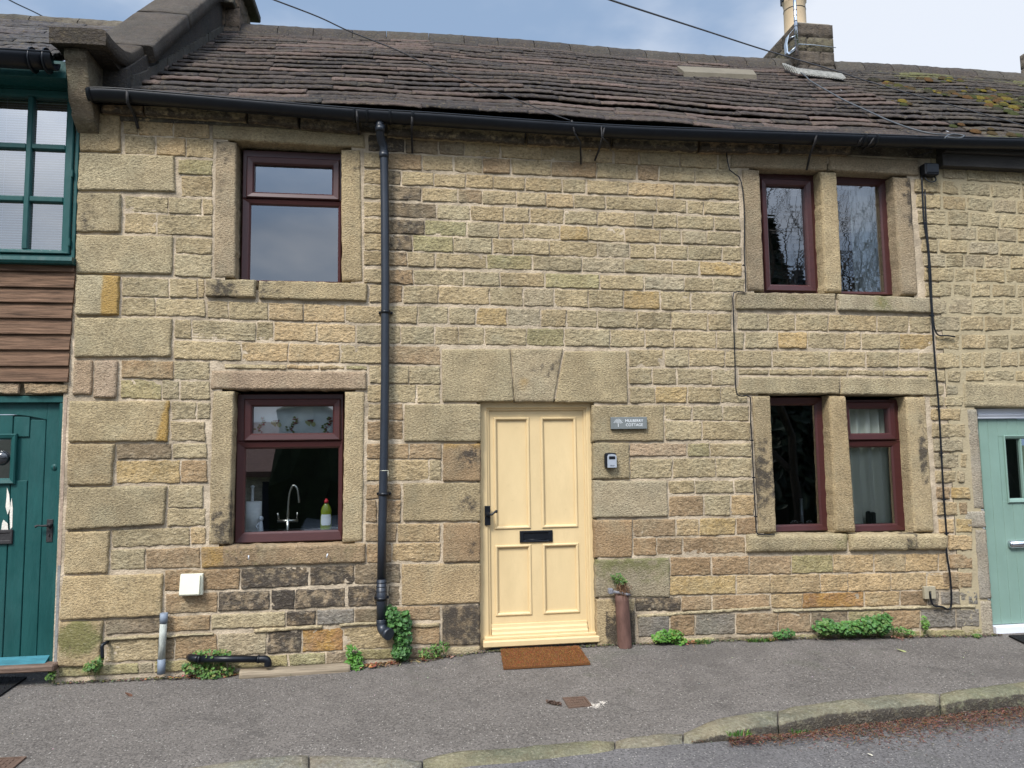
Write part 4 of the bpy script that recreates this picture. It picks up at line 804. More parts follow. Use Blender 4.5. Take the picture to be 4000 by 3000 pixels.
for i in range(8):
    a0, a1 = az(XRr[i], YB[i], -.02), az(XRr[i+1], YB[i+1], -.02); zt_, zb_ = a0.z+.018, a1.z+.0; x1 = (a0.x+a1.x)/2-.008+.006*random.uniform(-1, 1)
    b.prism([V((0, -.008, zt_)), V((0, -.034, zb_+.002)), V((0, -.034, zb_-.003)), V((0, .02, zb_-.003)), V((0, .02, zt_))], (-6.5, 0, 0), (x1, 0, 0))
b.build('cladding', WOOD, lh)
b = MB(); b.box((-6.5, .0, az(600, 3300).z), (-2.665, .03, az(600, 2240).z)); b.build('backing_board', DARK, lh)
b = MB(); P = [at(266, 1560), at(275, 1560), at(240, 2250), at(224, 2250)]
n = 40
for k in range(n):
    t, t2 = k/n, (k+1)/n; z0, z1 = at(270, 1552).z, .1; za, zb = z0+(z1-z0)*t, z0+(z1-z0)*t2; c = (.36, .27, .20) if k < 25 else (.24, .235, .22)
    j = lambda z: .006*N.noise(V((z*14, 1, 1)))
    b.prism([V((at(244, 2050).x, -.006, za)), V((-2.628+j(za), -.010-j(za), za)), V((-2.628+j(zb), -.010-j(zb), zb)), V((at(244, 2050).x, -.006, zb))], (0, 0, 0), (0, .05, 0), c=c)
b.build('render_strip', mat('pink_render', attr='Col', rough=.9, bump=.6, var=.15), lh)
# window
YW = -.03; we = empty('window', (-3.0, YW, 2.9), parent=lh)
fx1 = at(303, 663, YW).x; sx1 = at(284, 663, YW).x; c2 = (at(120, 670, YW).x, at(252, 670, YW).x); wdt = c2[1]-c2[0]; c1 = (at(98, 670, YW).x-wdt, at(98, 670, YW).x); sx0 = c1[0]-.07
zr = [(at(190, 564, YW).z, at(190, 380, YW).z), (at(185, 768, YW).z, at(190, 584, YW).z), (at(170, 975, YW).z, at(180, 789, YW).z)]; zt_, zb_ = at(150, 352, YW).z, at(130, 992, YW).z
b = MB(); ring(b, (sx0-.5, zb_-.03, fx1, zt_+.03), (sx0-.02, zb_, sx1+.008, zt_+.004), YW+.005, YW+.12, ch=.004); b.build('frame', TEAL, we)
b = MB(); b.prism([V((0, .02, zb_-.02)), V((0, -.095, zb_-.035)), V((0, -.10, zb_-.065)), V((0, -.085, zb_-.085)), V((0, .02, zb_-.085))], (-6.5, 0, 0), (fx1+.012, 0, 0)); b.build('sill', TEAL2 if 0 else TEAL, we)
sa = MB(); ring(sa, (sx0, zb_+.004, sx1, zt_), (c1[0], zr[2][0], c2[1], zr[0][1]), YW-.012, YW+.05, ch=.006, slope=.003)
sa.box((c1[1], YW-.008, zr[2][0]), (c2[0], YW+.04, zr[0][1]), bev=.006)
for p, q in ((zr[0][0], zr[1][1]), (zr[1][0], zr[2][1])): sa.box((c1[0], YW-.007, q), (c1[1], YW+.04, p), bev=.006); sa.box((c2[0], YW-.007, q), (c2[1], YW+.04, p), bev=.006)
sa.build('opening_sash', TEAL, we)
for cx in (c1, c2):
    for z in zr: pane('pane', (cx[0], z[0], cx[1], z[1]), YW+.03, we, GLASSB)
for y in (415, 680, 948):
    b = MB(); p = at(293 if y < 500 else 283 if y < 800 else 272, y, YW); b.box((sx1-.004, YW-.02, p.z-.03), (sx1+.008, YW+.01, p.z+.03), bev=.003); b.build('hinge', TEAL, we)
b = MB(); b.box((sx0-.6, .35, zb_-.1), (fx1, .37, zt_+.2)); b.build('room_interior', DARK, we)
# door
b = MB(); jx = at(242, 2050, .02).x; lx = at(214, 2050, .02).x; ztp = at(130, 1547, .02).z; zl = at(130, 1573, .02).z; zb = at(150, 2570, .02).z
td = empty('door', (lx-.4, .05, zb), parent=lh); td['label'] = 'dark teal planked door with peeling paint and iron furniture'
b.box((-3.9, .01, zl), (jx, .14, ztp), bev=.004); b.box((lx, .014, zb-.06), (jx-.001, .14, zl), bev=.006); b.box((lx-.012, .05, zb), (lx, .12, zl)); b.build('frame', TEAL, td)
b = MB(); g3, g2, g1 = at(161, 2136, .06).x, at(96, 2136, .06).x, at(29, 2136, .06).x; yl = .055; es = [lx-.01, g3, g2, g1]; pw_ = g2-g1
while es[-1] > lx-.82: es.append(es[-1]-abs(pw_))
zar = lambda x: zl-.085-.075*((x-(lx-.43))/.42)**2
win = (at(-95, 1800, .05).x, at(40, 1868, .05).z, at(38, 1800, .05).x, at(20, 1717, .05).z)
b.box((g3+.003, yl, zb), (lx-.008, yl+.04, zl-.002), bev=.003)
n = 16
xa, xb = lx-.85, g3+.003
pts = [V((xa+(xb-xa)*i/n, yl, zar(xa+(xb-xa)*i/n))) for i in range(n+1)]
for p, q in zip(pts, pts[1:]): b.prism([p, q, V((q.x, yl, zl-.002)), V((p.x, yl, zl-.002))], (0, 0, 0), (0, .04, 0))
for p, q in zip(es[1:], es[2:]):
    x1, x0 = p-.003, q+.003; top = min(zar(x0), zar(x1))-.004
    if x0 < win[2]+.03 and x1 > win[0]-.03: b.box((x0, yl+.006, win[3]+.02), (x1, yl+.04, top), bev=.004); b.box((x0, yl+.006, zb), (x1, yl+.04, win[1]-.02), bev=.004)
    else: b.box((x0, yl+.006, zb), (x1, yl+.04, top), bev=.004)
    b.box((x0-.004, yl+.02, zb), (x1+.004, yl+.038, (win[1]-.02 if x0 < win[2] and x1 > win[0] else zl-.09)))
b.box((lx-.86, yl+.0, zb), (es[-1]+.02, yl+.04, zl-.002)); b.build('leaf', TEAL, td)
b = MB(); ring(b, (win[0]-.05, win[1]-.045, win[2]+.045, win[3]+.045), win, yl-.02, yl+.03, ch=.008, slope=.008); wo_ = b.build('window', TEAL, td); pane('pane', win, yl+.02, wo_, GLASSD)
b = MB(); c = at(2, 1790, yl); b.lathe((c.x, yl+.018, c.z), [(.058, 0), (.055, .01), (.047, .02), (.034, .029), (.018, .034), (.002, .036)], 20, axis=V((0, -1, 0))); b.build('bullseye', mat('dark_glass', (.02, .022, .025), .08, spec=.8), wo_)
b = MB(); b.box((win[0]-.2, .25, win[1]-.2), (win[2]+.2, .27, win[3]+.2)); b.build('hall_interior', DARK, td)
b = MB(); c0, c1_ = at(180, 2118, yl), at(209, 2028, yl); b.box((c0.x, yl-.006, c0.z), (c1_.x, yl+.004, c1_.z), bev=.003); hc = V(((c0.x+c1_.x)/2+.004, yl-.006, c1_.z-.045)); b.lathe(hc, [(.018, 0), (.018, .012), (.011, .02), (.010, .035)], 14, axis=V((0, -1, 0)))
lv = at(137, 2051, yl-.05); b.tube(catmull([hc+V((0, -.036, 0)), hc+V((-.04, -.04, .0)), V((lv.x+.02, hc.y-.04, hc.z+.003)), V((lv.x, hc.y-.04, hc.z-.006))], 3), [.010, .009, .008, .007, .006, .006, .007, .008, .009, .011], 8)
b.tube([hc+V((-.004, -.004, -.065)), hc+V((-.004, -.004, -.085))], .004, 6); b.build('handle', IRON, td)
b = MB(); c = at(213, 1825, yl); b.lathe((c.x, yl+.002, c.z), [(.027, 0), (.025, .006), (.006, .008)], 16, axis=V((0, -1, 0))); ky = b.build('keyhole_cover', TEAL, td); b = MB(); b.box((c.x-.003, yl-.009, c.z-.012), (c.x+.003, yl-.004, c.z+.006)); b.build('keyhole', DARK, ky)
b = MB(); q = rect(-70, 2070, 50, 2126, yl); ring(b, q, (q[0]+.02, q[1]+.03, q[2]-.02, q[3]-.028), yl-.012, yl+.005, ch=.004); b.box((q[0]+.015, yl-.006, q[1]+.02), (q[2]-.015, yl, q[3]-.02)); b.build('letter_plate', IRON, td)
b = MB(); zw_ = at(130, 2600, .02).z; b.prism([V((0, .0, zw_)), V((0, -.045, zw_+.008)), V((0, -.045, zw_+.02)), V((0, .05, zw_+.065)), V((0, .06, zw_))], (-3.9, 0, 0), (at(182, 2585, 0).x, 0, 0)); b.build('weatherboard', TEAL2, td)
b = MB(); b.box((-3.9, -.10, at(100, 2630, -.1).z), (at(208, 2610, -.1).x, .1, at(100, 2604, -.1).z), bev=.01); b.build('threshold', mat('worn_brown_paint', (.13, .085, .06), .8, bump=.8, bscale=30, var=.5, vscale=20, stretch=(.3, 1, 2)), td)
b = MB()
for pts in ([(28, 1905), (36, 1930), (40, 1985), (30, 2010), (22, 1980), (26, 1940)], [(46, 1945), (50, 1985), (48, 2060), (40, 2068), (38, 2010), (42, 1965)], [(14, 2030), (30, 2045), (32, 2070), (5, 2070), (8, 2045)]):
    b.prism([at(x, y, yl+.004) for x, y in pts], (0, -.0015, 0), (0, 0, 0))
b.build('bare_primer_patch', mat('old_primer', (.62, .58, .50), .8, var=.15, bump=.5), td)
# roof, gutter, fascia of the left house
LB = at(100, 212, -.25).z+.03
yb = 3.2
for _ in range(40):
    yb += .3*((at(100, 92, yb).z)-(LB+SL*(yb+.2)))
lrf, sgl = roof(lh, -9.5, -2.72, courses=17, base=LB, ya=-.26, yb=yb, seed=21, pal=[(.065, .062, .064), (.075, .072, .072), (.055, .053, .056), (.09, .084, .08)], thick=.036, wid=(.2, .4)); ridge(lh, -9.5, -2.75, LB+SL*(yb+.2)-.03, yb, seed=5, pal=((.12, .105, .08), (.09, .085, .07)), sc=.5)
gl_ = gutter([V((x, -.36, at(150, 236, -.36).z)) for x in (-9.5, -6, -4, -2.64)], 'gutter', lh, r=.09)
b = MB()
for x in (-2.70, -2.80): b.tube([V((x, -.36+.0, at(150, 236, -.36).z+.0)), V((x+.012, -.36, at(150, 236, -.36).z))], .095, 14)
b.build('union_clip', BLACK, gl_)
b = MB(); zf = at(150, 262, -.22).z; b.box((-9.5, -.24, at(150, 300, -.24).z), (-2.61, -.21, zf+.05), bev=.004); b.box((-9.5, -.21, at(150, 300, -.24).z+.01), (-2.61, .05, at(150, 300, -.24).z+.03)); b.box((-9.5, -.05, zt_+.0), (-2.64, .05, at(150, 300, -.24).z+.02)); b.build('fascia', TEAL, lh)

# ================================================================== GROUND
def asphalt(name, base, spk, warm=0):
    m = bpy.data.materials.new(name); m.use_nodes = True; t = m.node_tree; l = t.links.new; b = t.nodes['Principled BSDF']; b.inputs['Roughness'].default_value = .9; b.inputs['Specular IOR Level'].default_value = .2
    co = t.nodes.new('ShaderNodeTexCoord')
    def noise(s, d=4, r=.6):
        n = t.nodes.new('ShaderNodeTexNoise'); n.inputs['Scale'].default_value = s; n.inputs['Detail'].default_value = d; n.inputs['Roughness'].default_value = r; l(co.outputs['Object'], n.inputs['Vector']); return n.outputs[0]
    def rng(s, a, c, d, e):
        n = t.nodes.new('ShaderNodeMapRange'); l(s, n.inputs[0])
        for k, q in zip(('From Min', 'From Max', 'To Min', 'To Max'), (a, c, d, e)): n.inputs[k].default_value = q
        return n.outputs[0]
    def mix(f, a, c):
        n = t.nodes.new('ShaderNodeMix'); n.data_type = 'RGBA'; l(f, n.inputs[0])
        for i, q in ((6, a), (7, c)):
            if isinstance(q, tuple): n.inputs[i].default_value = (*q, 1)
            else: l(q, n.inputs[i])
        return n.outputs[2]
    c = mix(rng(noise(1.1, 6, .7), .38, .62, 0, 1), tuple(q*.70 for q in base), tuple(q*1.22 for q in base))
    c = mix(rng(noise(42, 4, .75), .35, .65, 0, .9), c, tuple(q*1.5 for q in base)); c = mix(rng(noise(70, 3, .7), .5, .62, 0, .85), c, tuple(q*.45 for q in base))
    v = t.nodes.new('ShaderNodeTexVoronoi'); v.inputs['Scale'].default_value = 60; l(co.outputs['Object'], v.inputs['Vector'])
    hs = t.nodes.new('ShaderNodeSeparateColor'); l(v.outputs['Color'], hs.inputs[0]); f1 = rng(v.outputs['Distance'], .18, .34, 1, 0); f2 = rng(hs.outputs[0], .80, .84, 0, spk)
    mu = t.nodes.new('ShaderNodeMath'); mu.operation = 'MULTIPLY'; l(f1, mu.inputs[0]); l(f2, mu.inputs[1]); c = mix(mu.outputs[0], c, (.42, .39, .34))
    c = mix(rng(noise(.9, 6, .7), .60, .78, 0, .55), c, (.055, .065, .035))
    c = mix(rng(noise(2.7, 5, .7), .58, .70, 0, .5), c, (.05, .045, .04)); c = mix(rng(noise(.6, 4, .8), .56, .66, 0, .4), c, tuple(q*.6 for q in base))
    l(c, b.inputs['Base Color']); bp = t.nodes.new('ShaderNodeBump'); bp.inputs['Strength'].default_value = .8; bp.inputs['Distance'].default_value = .012; l(noise(60, 3, .7), bp.inputs['Height']); l(bp.outputs[0], b.inputs['Normal']); return m
PAVE = asphalt('footway_asphalt', (.122, .108, .095), .7); ROAD = asphalt('road_asphalt', (.118, .110, .106), .7)
KI = [(-900, 3080), (300, 3035), (746, 2998), (1000, 2962), (1203, 2944), (1407, 2958), (1633, 2966), (1791, 2935), (2000, 2924), (2271, 2896), (2400, 2888), (2660, 2862), (2814, 2806), (3000, 2775), (3226, 2743), (3542, 2709), (3660, 2706), (4000, 2664), (4600, 2610)]
KO = [(-900, 3130), (300, 3090), (746, 3052), (1000, 3016), (1203, 2998), (1407, 3010), (1633, 3014), (1791, 2986), (2000, 2973), (2384, 2933), (2434, 2924), (2669, 2896), (2827, 2856), (3000, 2822), (3063, 2811), (3271, 2776), (3655, 2740), (3732, 2730), (4000, 2702), (4600, 2650)]
DRP = [(-900, .06), (1600, .05), (1800, .012), (2680, .012), (2850, .06), (3060, .105), (4600, .115)]
kin = [gnd(x, lerp(KI, x)) for x in range(-900, 4601, 50)]; KY = [(p.x, p.y) for p in kin]; kout = [gnd(x, lerp(KO, x)) for x in range(-900, 4601, 50)]; KYO = [(p.x, p.y) for p in kout]
KD = [(gnd(x, lerp(KO, x)).x, lerp(DRP, x)) for x in range(-900, 4601, 50)]
def inner(x): return lerp(KY, x)
def outer(x): return lerp(KYO, x)
b = MB(); nx, ny = 360, 70; P = []
for j in range(ny+1):
    row = []
    for i in range(nx+1):
        X = -12+24*i/nx; yk = inner(X)-.01; Y = .30+(yk-.30)*j/ny
        row.append(b.vert((X, Y, gz(X, Y)+.006*N.noise(V((X*1.3, Y*1.6, 0)))+.003*N.noise(V((X*6, Y*6, 2)))-(.012*max(0, (j-ny+5)/5)))))
    P.append(row)
P.append([b.vert((-12+24*i/nx, inner(-12+24*i/nx)-.012, gz(-12+24*i/nx, inner(-12+24*i/nx))-.03)) for i in range(nx+1)]); P.append([b.vert((-12+24*i/nx, outer(-12+24*i/nx)+.02, gz(-12+24*i/nx, outer(-12+24*i/nx))-.03-.005)) for i in range(nx+1)])
b.grid(P, 0, True); tag(b.build('pavement', PAVE), 'worn grey asphalt pavement sloping to the kerb', 'pavement', kind='structure')
b = MB(); P = []; nx, ny = 240, 60
for j in range(ny+1):
    row = []
    for i in range(nx+1):
        X = -14+28*i/nx; y0 = outer(X)+.03; t = (j/ny)**1.6; Y = y0-t*(8.6+y0); zb_r = gz(X, outer(X))-lerp(KD, X)
        row.append(b.vert((X, Y, zb_r*(1-min(1, t*2))+(-.12)*min(1, t*2)+.012*min(1, t*6)+.008*N.noise(V((X*1.1, Y*1.3, 5)))+.004*N.noise(V((X*5, Y*5, 5))))))
    P.append(row)
b.grid(P, 0, True); tag(b.build('road', ROAD), 'grey asphalt road beyond the kerb', 'road', kind='structure')
b = MB(); P = [[b.vert((x, y, -1.15)) for x in (-900, -60, -12, 12, 60, 900)] for y in (-900, -60, -8, 12, 60, 900)]; b.grid(P)
tag(b.build('ground', mat('rough_grass_ground', (.06, .075, .03), .95, var=.4, vscale=1.5)), 'grassy ground round the street', 'ground', kind='structure')
KERB = stone_mat('kerb_stone_face', .7, 40, speck=.6)
JX = [-900, -100, 640, 1207, 1650, 2402, 2668, 3038, 3670, 4300]
KLB = ['kerb stone at the left end, mostly below the frame', 'kerb stone below the dark teal door', 'grey kerb stone left of the dark open joint', 'long rounded kerb stone between two open joints, below the downpipe', 'long mossy kerb stone, nearly flush with the road below the yellow door', 'short pale kerb stone where the kerb starts to rise', 'curved kerb stone beside the first red litter, rising to the right', 'long raised kerb stone with a black weathered face', 'thick mossy topped kerb stone at the right edge']
for k, (a, c) in enumerate(zip(JX, JX[1:])):
    b = MB(); n = max(8, int((c-a)/22)); P = []; cc = [(.14, .135, .11), (.14, .14, .11), (.155, .15, .125), (.145, .14, .122), (.13, .13, .085), (.17, .16, .12), (.15, .145, .105), (.145, .14, .10), (.15, .148, .095)][k]
    for i in range(n+1):
        px = a+3+(c-a-6)*i/n; pi_, po = gnd(px, lerp(KI, px)), gnd(px, lerp(KO, px)); d = lerp(DRP, px); e = .014*max(0, 1-min(i, n-i)/3.2)
        row = []
        for f, dz, dy in ((0, -.03, .0), (0, -.004, 0), (.06, .005, 0), (.3, .006, 0), (.6, .006, 0), (.85, .002, 0), (.96, -.008, 0), (1, -.022, -.004), (1, -.05, -.008), (1, -.11, -.006), (1, -.2, .01)):
            q = pi_.lerp(po, f)+V((0, dy, 0)); z = gz(q.x, q.y)+dz-e; nn = .006*N.noise(V((q.x*7, q.y*7, dz*30)))+.004*N.noise(V((q.x*22, q.y*22, dz*60)))
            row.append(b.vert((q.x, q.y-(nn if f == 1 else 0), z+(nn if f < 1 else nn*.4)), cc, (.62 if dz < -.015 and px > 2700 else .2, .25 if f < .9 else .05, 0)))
        P.append(row)
    b.grid(P, 0, True); b.face(P[0]); b.face(P[-1][::-1])
    tag(b.build('kerb_stone', KERB), KLB[k], 'kerb stone', 'kerb stones along the pavement edge')

# ================================================================== THINGS ON THE WALL
def text(body, size, loc, parent, m, name='lettering', ext=.0012, shear=0, scale=(1, 1, 1)):
    c = bpy.data.curves.new(name, 'FONT'); c.body = body; c.size = size; c.extrude = ext; c.align_x = 'CENTER'; c.align_y = 'CENTER'; c.shear = shear; c.offset = -size*.004
    o = bpy.data.objects.new(name, c); S.collection.objects.link(o); bpy.context.view_layer.update()
    me = bpy.data.meshes.new_from_object(o.evaluated_get(bpy.context.evaluated_depsgraph_get())); bpy.data.objects.remove(o)
    me.transform(Matrix.Translation(loc) @ Matrix.Rotation(pi/2, 4, 'X') @ Matrix.Diagonal((*scale, 1))); me.materials.clear(); me.materials.append(m)
    o = bpy.data.objects.new(name, me); S.collection.objects.link(o); o.parent = parent; o.matrix_parent_inverse = Matrix.Translation(-parent_loc(parent)); return o
q = rect(2386, 1629, 2527, 1676, -.045); sgn = empty('house_sign', ((q[0]+q[2])/2, -.045, q[1]), 'small grey slate name plaque with a tree emblem, right of the yellow door', 'sign')
SG = mat('grey_slate', (.145, .158, .155), .55, var=.12, bump=.1); b = MB(); b.box((q[0], -.052, q[1]), (q[2], -.024, q[3]), bev=.003); b.build('plaque', SG, sgn)
LT = mat('white_paint_letters', (.72, .74, .74), .6, var=.02); p = at(2477, 1644, -.052); p2 = at(2478, 1660, -.052)
text('MULBERRY', .0335, p, sgn, LT, scale=(.98, 1, 1)); text('COTTAGE', .0335, p2, sgn, LT, scale=(.98, 1, 1))
b = MB(); c = at(2415, 1659, -.053); b.prism([c+V((-.0025, 0, -.017)), c+V((.0025, 0, -.017)), c+V((.0018, 0, .012)), c+V((-.0018, 0, .012))], (0, -.001, 0), (0, 0, 0))
rr = random.Random(3)
for ringr, cntr in ((.012, 5), (.021, 8), (.030, 11), (.037, 9)):
    for i in range(cntr):
        an = pi*(.02+.96*(i+.5*(cntr % 2))/cntr); s_ = .0048; d = V((cos(an), 0, sin(an))); e = V((-sin(an), 0, cos(an))); cc = c+V((0, 0, .010))+d*ringr*(1 if abs(cos(an)) < .7 else 1.02)
        b.prism([cc-d*s_, cc+e*s_*.42, cc+d*s_, cc-e*s_*.42], (0, -.001, 0), (0, 0, 0))
b.build('tree_emblem', LT, sgn)
q = rect(2362, 1769, 2406, 1828, -.05); ks = empty('key_safe', ((q[0]+q[2])/2, -.05, q[1]), 'black and silver key safe box on the stone right of the yellow door', 'key safe')
b = MB(); b.box((q[0], -.075, q[1]), (q[2], -.02, q[3]), bev=.012); b.build('body', BLACK, ks)
b = MB(); x0, x1, z0, z1 = q[0]+.016, q[2]-.004, q[1]+.004, q[3]-.010
out = [V((x0, 0, z0)), V((x1, 0, z0)), V((x1, 0, z1-.02)), V((x1-.006, 0, z1-.006)), V(((x0+x1)/2, 0, z1)), V((x0+.008, 0, z1-.005)), V((x0, 0, z1-.02))]; b.prism(out, (0, -.084, 0), (0, -.07, 0)); b.build('cover', mat('silver_plastic', (.36, .39, .43), .4, metal=.2, var=.03), ks)
b = MB(); b.box((x0+.012, -.0875, z1-.045), (x1-.010, -.08, z1-.018), bev=.005); b.build('shutter', BLACK, ks); text('Master', .015, V(((x0+x1)/2, -.0846, z0+.016)), ks, BLACK, shear=.3, ext=.0006)
q = rect(705, 2247, 782, 2324, -.05); vc = empty('vent_cover', ((q[0]+q[2])/2, -.05, q[1]), 'square ivory plastic extractor vent cover below the kitchen window', 'vent cover')
b = MB(); b.box((q[0]-.004, -.045, q[1]-.006), (q[2]+.016, -.01, q[3]+.008), bev=.003); b.build('back_plate', OFFW, vc)
b = MB(); x0, x1, z0, z1 = q[0], q[2], q[1], q[3]; b.prism([V((0, -.045, z1)), V((0, -.062, z1-.004)), V((0, -.085, z0+.01)), V((0, -.078, z0)), V((0, -.045, z0+.004))], (x0, 0, 0), (x1, 0, 0)); b.build('flap', OFFW, vc)
q = rect(3604, 642, 3658, 688, -.06); b = MB(); b.box((q[0], -.10, q[1]), (q[2], -.01, q[3]), bev=.010); b.box((q[0]+.01, -.108, q[1]+.02), (q[2]-.01, -.10, q[3]-.01), bev=.003)
b.tube(catmull([V((q[0]+.02, -.05, q[1]+.01)), V((q[0]+.03, -.07, q[1]-.045)), V(((q[0]+q[2])/2, -.08, q[1]-.065)), V((q[2]-.02, -.07, q[1]-.04)), V((q[2]-.02, -.05, q[1]+.01))], 4), .006, 6)
tag(b.build('junction_box', BLACK), 'black cable junction box high under the eaves at the right', 'junction box')
q = rect(3611, 2291, 3655, 2340, -.05); b = MB(); xm = (q[0]+q[2])/2; zc = (q[1]+q[3])/2
b.box((q[0], -.055, q[1]), (xm-.012, -.02, q[3]), bev=.004); b.box((xm+.012, -.055, q[1]), (q[2], -.02, q[3]), bev=.004); b.box((xm-.0121, -.0545, zc+.015), (xm+.0121, -.02, q[3]-.001)); tag(b.build('cable_outlet_box', mat('beige_plastic', (.30, .26, .18), .6, var=.1)), 'small beige outlet box low on the wall with a black cable in its slot', 'outlet box')
def cable(pts, r, label, name='wall_cable', cat='cable', m=BLACK, Y=-.045, sm=3, group=None, clips=()):
    P = catmull([at(*p, Y) if len(p) == 2 else at(*p) for p in pts], sm); b = MB(); b.tube(P, r, 6)
    for x, y in clips: c = at(x, y, Y); b.box(c-V((r*2.2, .008, .006)), c+V((r*2.2, .012, .006)), bev=.002)
    return tag(b.build(name, m), label, cat, group)
cable([(3600, 690), (3603, 750), (3609, 860), (3625, 975), (3630, 1090), (3638, 1200), (3645, 1310), (3653, 1420), (3660, 1500), (3667, 1590), (3677, 1770), (3687, 1950), (3697, 2083), (3697, 2155), (3710, 2240), (3716, 2320), (3714, 2370), (3700, 2380), (3680, 2370), (3648, 2366), (3637, 2345), (3634, 2315)], .0085, 'long black cable running down the wall from the junction box to the beige outlet', 'wall_cable', clips=((3613, 872), (3628, 1045), (3640, 1232), (3667, 1590), (3677, 1770), (3688, 1952), (3698, 2083)))
cable([(3613, 740), (3618, 872), (3634, 1045), (3640, 1180), (3648, 1270), (3664, 1308), (3700, 1311), (3730, 1315)], .0075, 'short black cable beside the long one, ending in a sideways stub', 'wall_cable', clips=((3643, 1235),))
cable([(2838, 598), (2850, 664), (2886, 690), (2902, 745), (2908, 860), (2907, 985), (2910, 1042), (2913, 1136), (2900, 1141), (2866, 1144), (2864, 1200), (2867, 1300), (2871, 1420), (2873, 1502), (2880, 1540), (2900, 1548), (2931, 1552), (2932, 1640), (2937, 1720), (2943, 1860), (2952, 2020), (2955, 2080), (2972, 2088), (3000, 2089), (3026, 2087)], .0055, 'thin dark cable stepping down the wall along the left edge of the right hand windows', 'wall_cable', sm=2, clips=((2906, 1036), (2937, 1720), (2944, 1865), (2952, 2018)))
b = MB(); Yg = -.06; b.tube([at(631, 2575, Yg), at(635, 2500, Yg), at(639, 2432, Yg)], .0265, 14, 0); b.tube([at(630, 2632, Yg), at(631, 2574, Yg)], .029, 14, 1); b.tube([at(639, 2434, Yg), at(641, 2395, Yg)], .029, 14, 1)
tag(b.build('waste_pipe', [mat('chalky_pipe', (.34, .35, .31), .8, bump=.4, bscale=90, var=.5, vscale=70, stretch=(1, 1, .3)), mat('blue_grey_pipe', (.17, .20, .24), .6, var=.2)]), 'short upright pale grey pipe stub in front of the wall base', 'pipe')
b = MB(); Yb = -.10; b.tube(catmull([at(742, 2568, -.02), at(752, 2570, -.075), at(775, 2574, Yb)], 3), .029, 12); b.tube([at(770, 2574, Yb), at(1020, 2575, Yb)], .0255, 14); b.tube(catmull([at(1012, 2575, Yb), at(1036, 2575, Yb), at(1046, 2585, Yb), at(1047, 2602, Yb)], 4), .029, 12)
b.tube([at(774, 2574, Yb), at(783, 2574, Yb)], .032, 12); b.tube([at(1006, 2575, Yb), at(1014, 2575, Yb)], .032, 12); tag(b.build('waste_pipe', BLACK), 'black waste pipe lying level along the wall base over the weeds', 'pipe')
b = MB(); b.tube(catmull([at(421, 2507, -.0), at(412, 2512, -.05), at(400, 2520, -.07), at(399, 2535, -.075), at(400, 2570, -.08)], 4), .013, 10); tag(b.build('overflow_pipe', BLACK), 'tiny black elbow pipe at the corner stone above the weeds', 'pipe')
for x, y in ((972, 2178), (1277, 2171)):
    b = MB(); c = at(x, y, -.05); b.tube([c+V((-.004 if x > 1000 else 0, 0, -.016)), c+V((.006 if x > 1000 else 0, -.012, .016))], .005, 6); tag(b.build('plastic_peg', WHITE), 'white plastic peg sticking out of the kitchen window sill, '+('left one' if x < 1000 else 'right one under the bottle'), 'peg', 'white pegs in the kitchen sill')
# iron pipe used as a planter
PB = gnd(2441, 2528); pl = empty('pipe_planter', PB, 'rusty brown iron pipe stump with a dry plant on top, right of the yellow door', 'planter')
RUST = mat('rusty_iron', (.115, .062, .048), .8, bump=.35, bscale=50, var=.45, vscale=16, stretch=(1, 1, .4), spec=.25); yy = PB.y
tp = at(2428, 2322, yy); b = MB(); P = []
for k in range(9):
    t = k/8; c = PB.lerp(tp, t); r_ = .0585-.001*t
    P.append([b.vert((c.x+cos(a*pi/12)*r_, c.y+sin(a*pi/12)*r_, c.z+(.012*N.noise(V((a*.7, 3, 3))) if k == 8 else 0))) for a in range(24)])
P.append([b.vert((tp.x+cos(a*pi/12)*.048, tp.y+sin(a*pi/12)*.048, tp.z-.004)) for a in range(24)]); P.append([b.vert((tp.x+cos(a*pi/12)*.048, tp.y+sin(a*pi/12)*.048, tp.z-.05)) for a in range(24)])
b.grid(P, 0, True, True); b.face(P[-1]); b.build('pipe', RUST, pl)
b = MB(); b.tube([tp+V((-.10, -.01, .03)), tp+V((-.03, -.03, .022)), tp+V((.03, -.05, .008)), tp+V((.06, -.03, .0))], .012, 6); b.box(tp+V((-.115, -.03, .01)), tp+V((-.075, .02, .055)), bev=.006); b.build('bracket', mat('leaded_iron', (.16, .16, .175), .7, bump=.5, var=.6, vscale=40), pl)
b = MB(); rr = random.Random(9)
for i in range(150):
    c = tp+V((rr.gauss(0, .024), rr.gauss(-.01, .02), rr.uniform(.03, .10))); d = V((rr.gauss(0, .5), rr.gauss(-.5, .4), 0)); L_ = rr.uniform(.06, .17); g = rr.uniform(.8, 1.6); pts = [c+d*(.05*t)+V((0, 0, .02*t-L_*g*t*t*.5)) for t in (0, .35, .7, 1)]
    cc = rr.choice([(.16, .085, .045), (.10, .05, .03), (.22, .13, .07), (.07, .045, .03)]); b.tube(pts, [.0018, .0016, .0013, .0008], 3, c=cc, cap=False)
b.build('dry_roots', DRY, pl)
def leaf(b, c, s, nrm, col, rr, kind='round'):
    nrm = nrm.normalized(); a = nrm.orthogonal().normalized(); a = (a*cos(rr.random()*6.28)+nrm.cross(a)*sin(rr.random()*6.28)).normalized(); e = nrm.cross(a); n = 7 if kind == 'round' else 6
    ci = b.vert(c-nrm*s*.18, tuple(q*.8 for q in col)); R_ = []
    for i in range(n):
        t = 2*pi*i/n; k = 1+.14*cos(t*3+1) if kind == 'round' else 1; la, lb = (s, s*.92) if kind == 'round' else (s*1.35, s*.5); R_.append(b.vert(c+a*cos(t)*la*k+e*sin(t)*lb*k+nrm*s*.10*sin(t*2), col))
    for i in range(n): b.face((ci, R_[i], R_[(i+1) % n]))
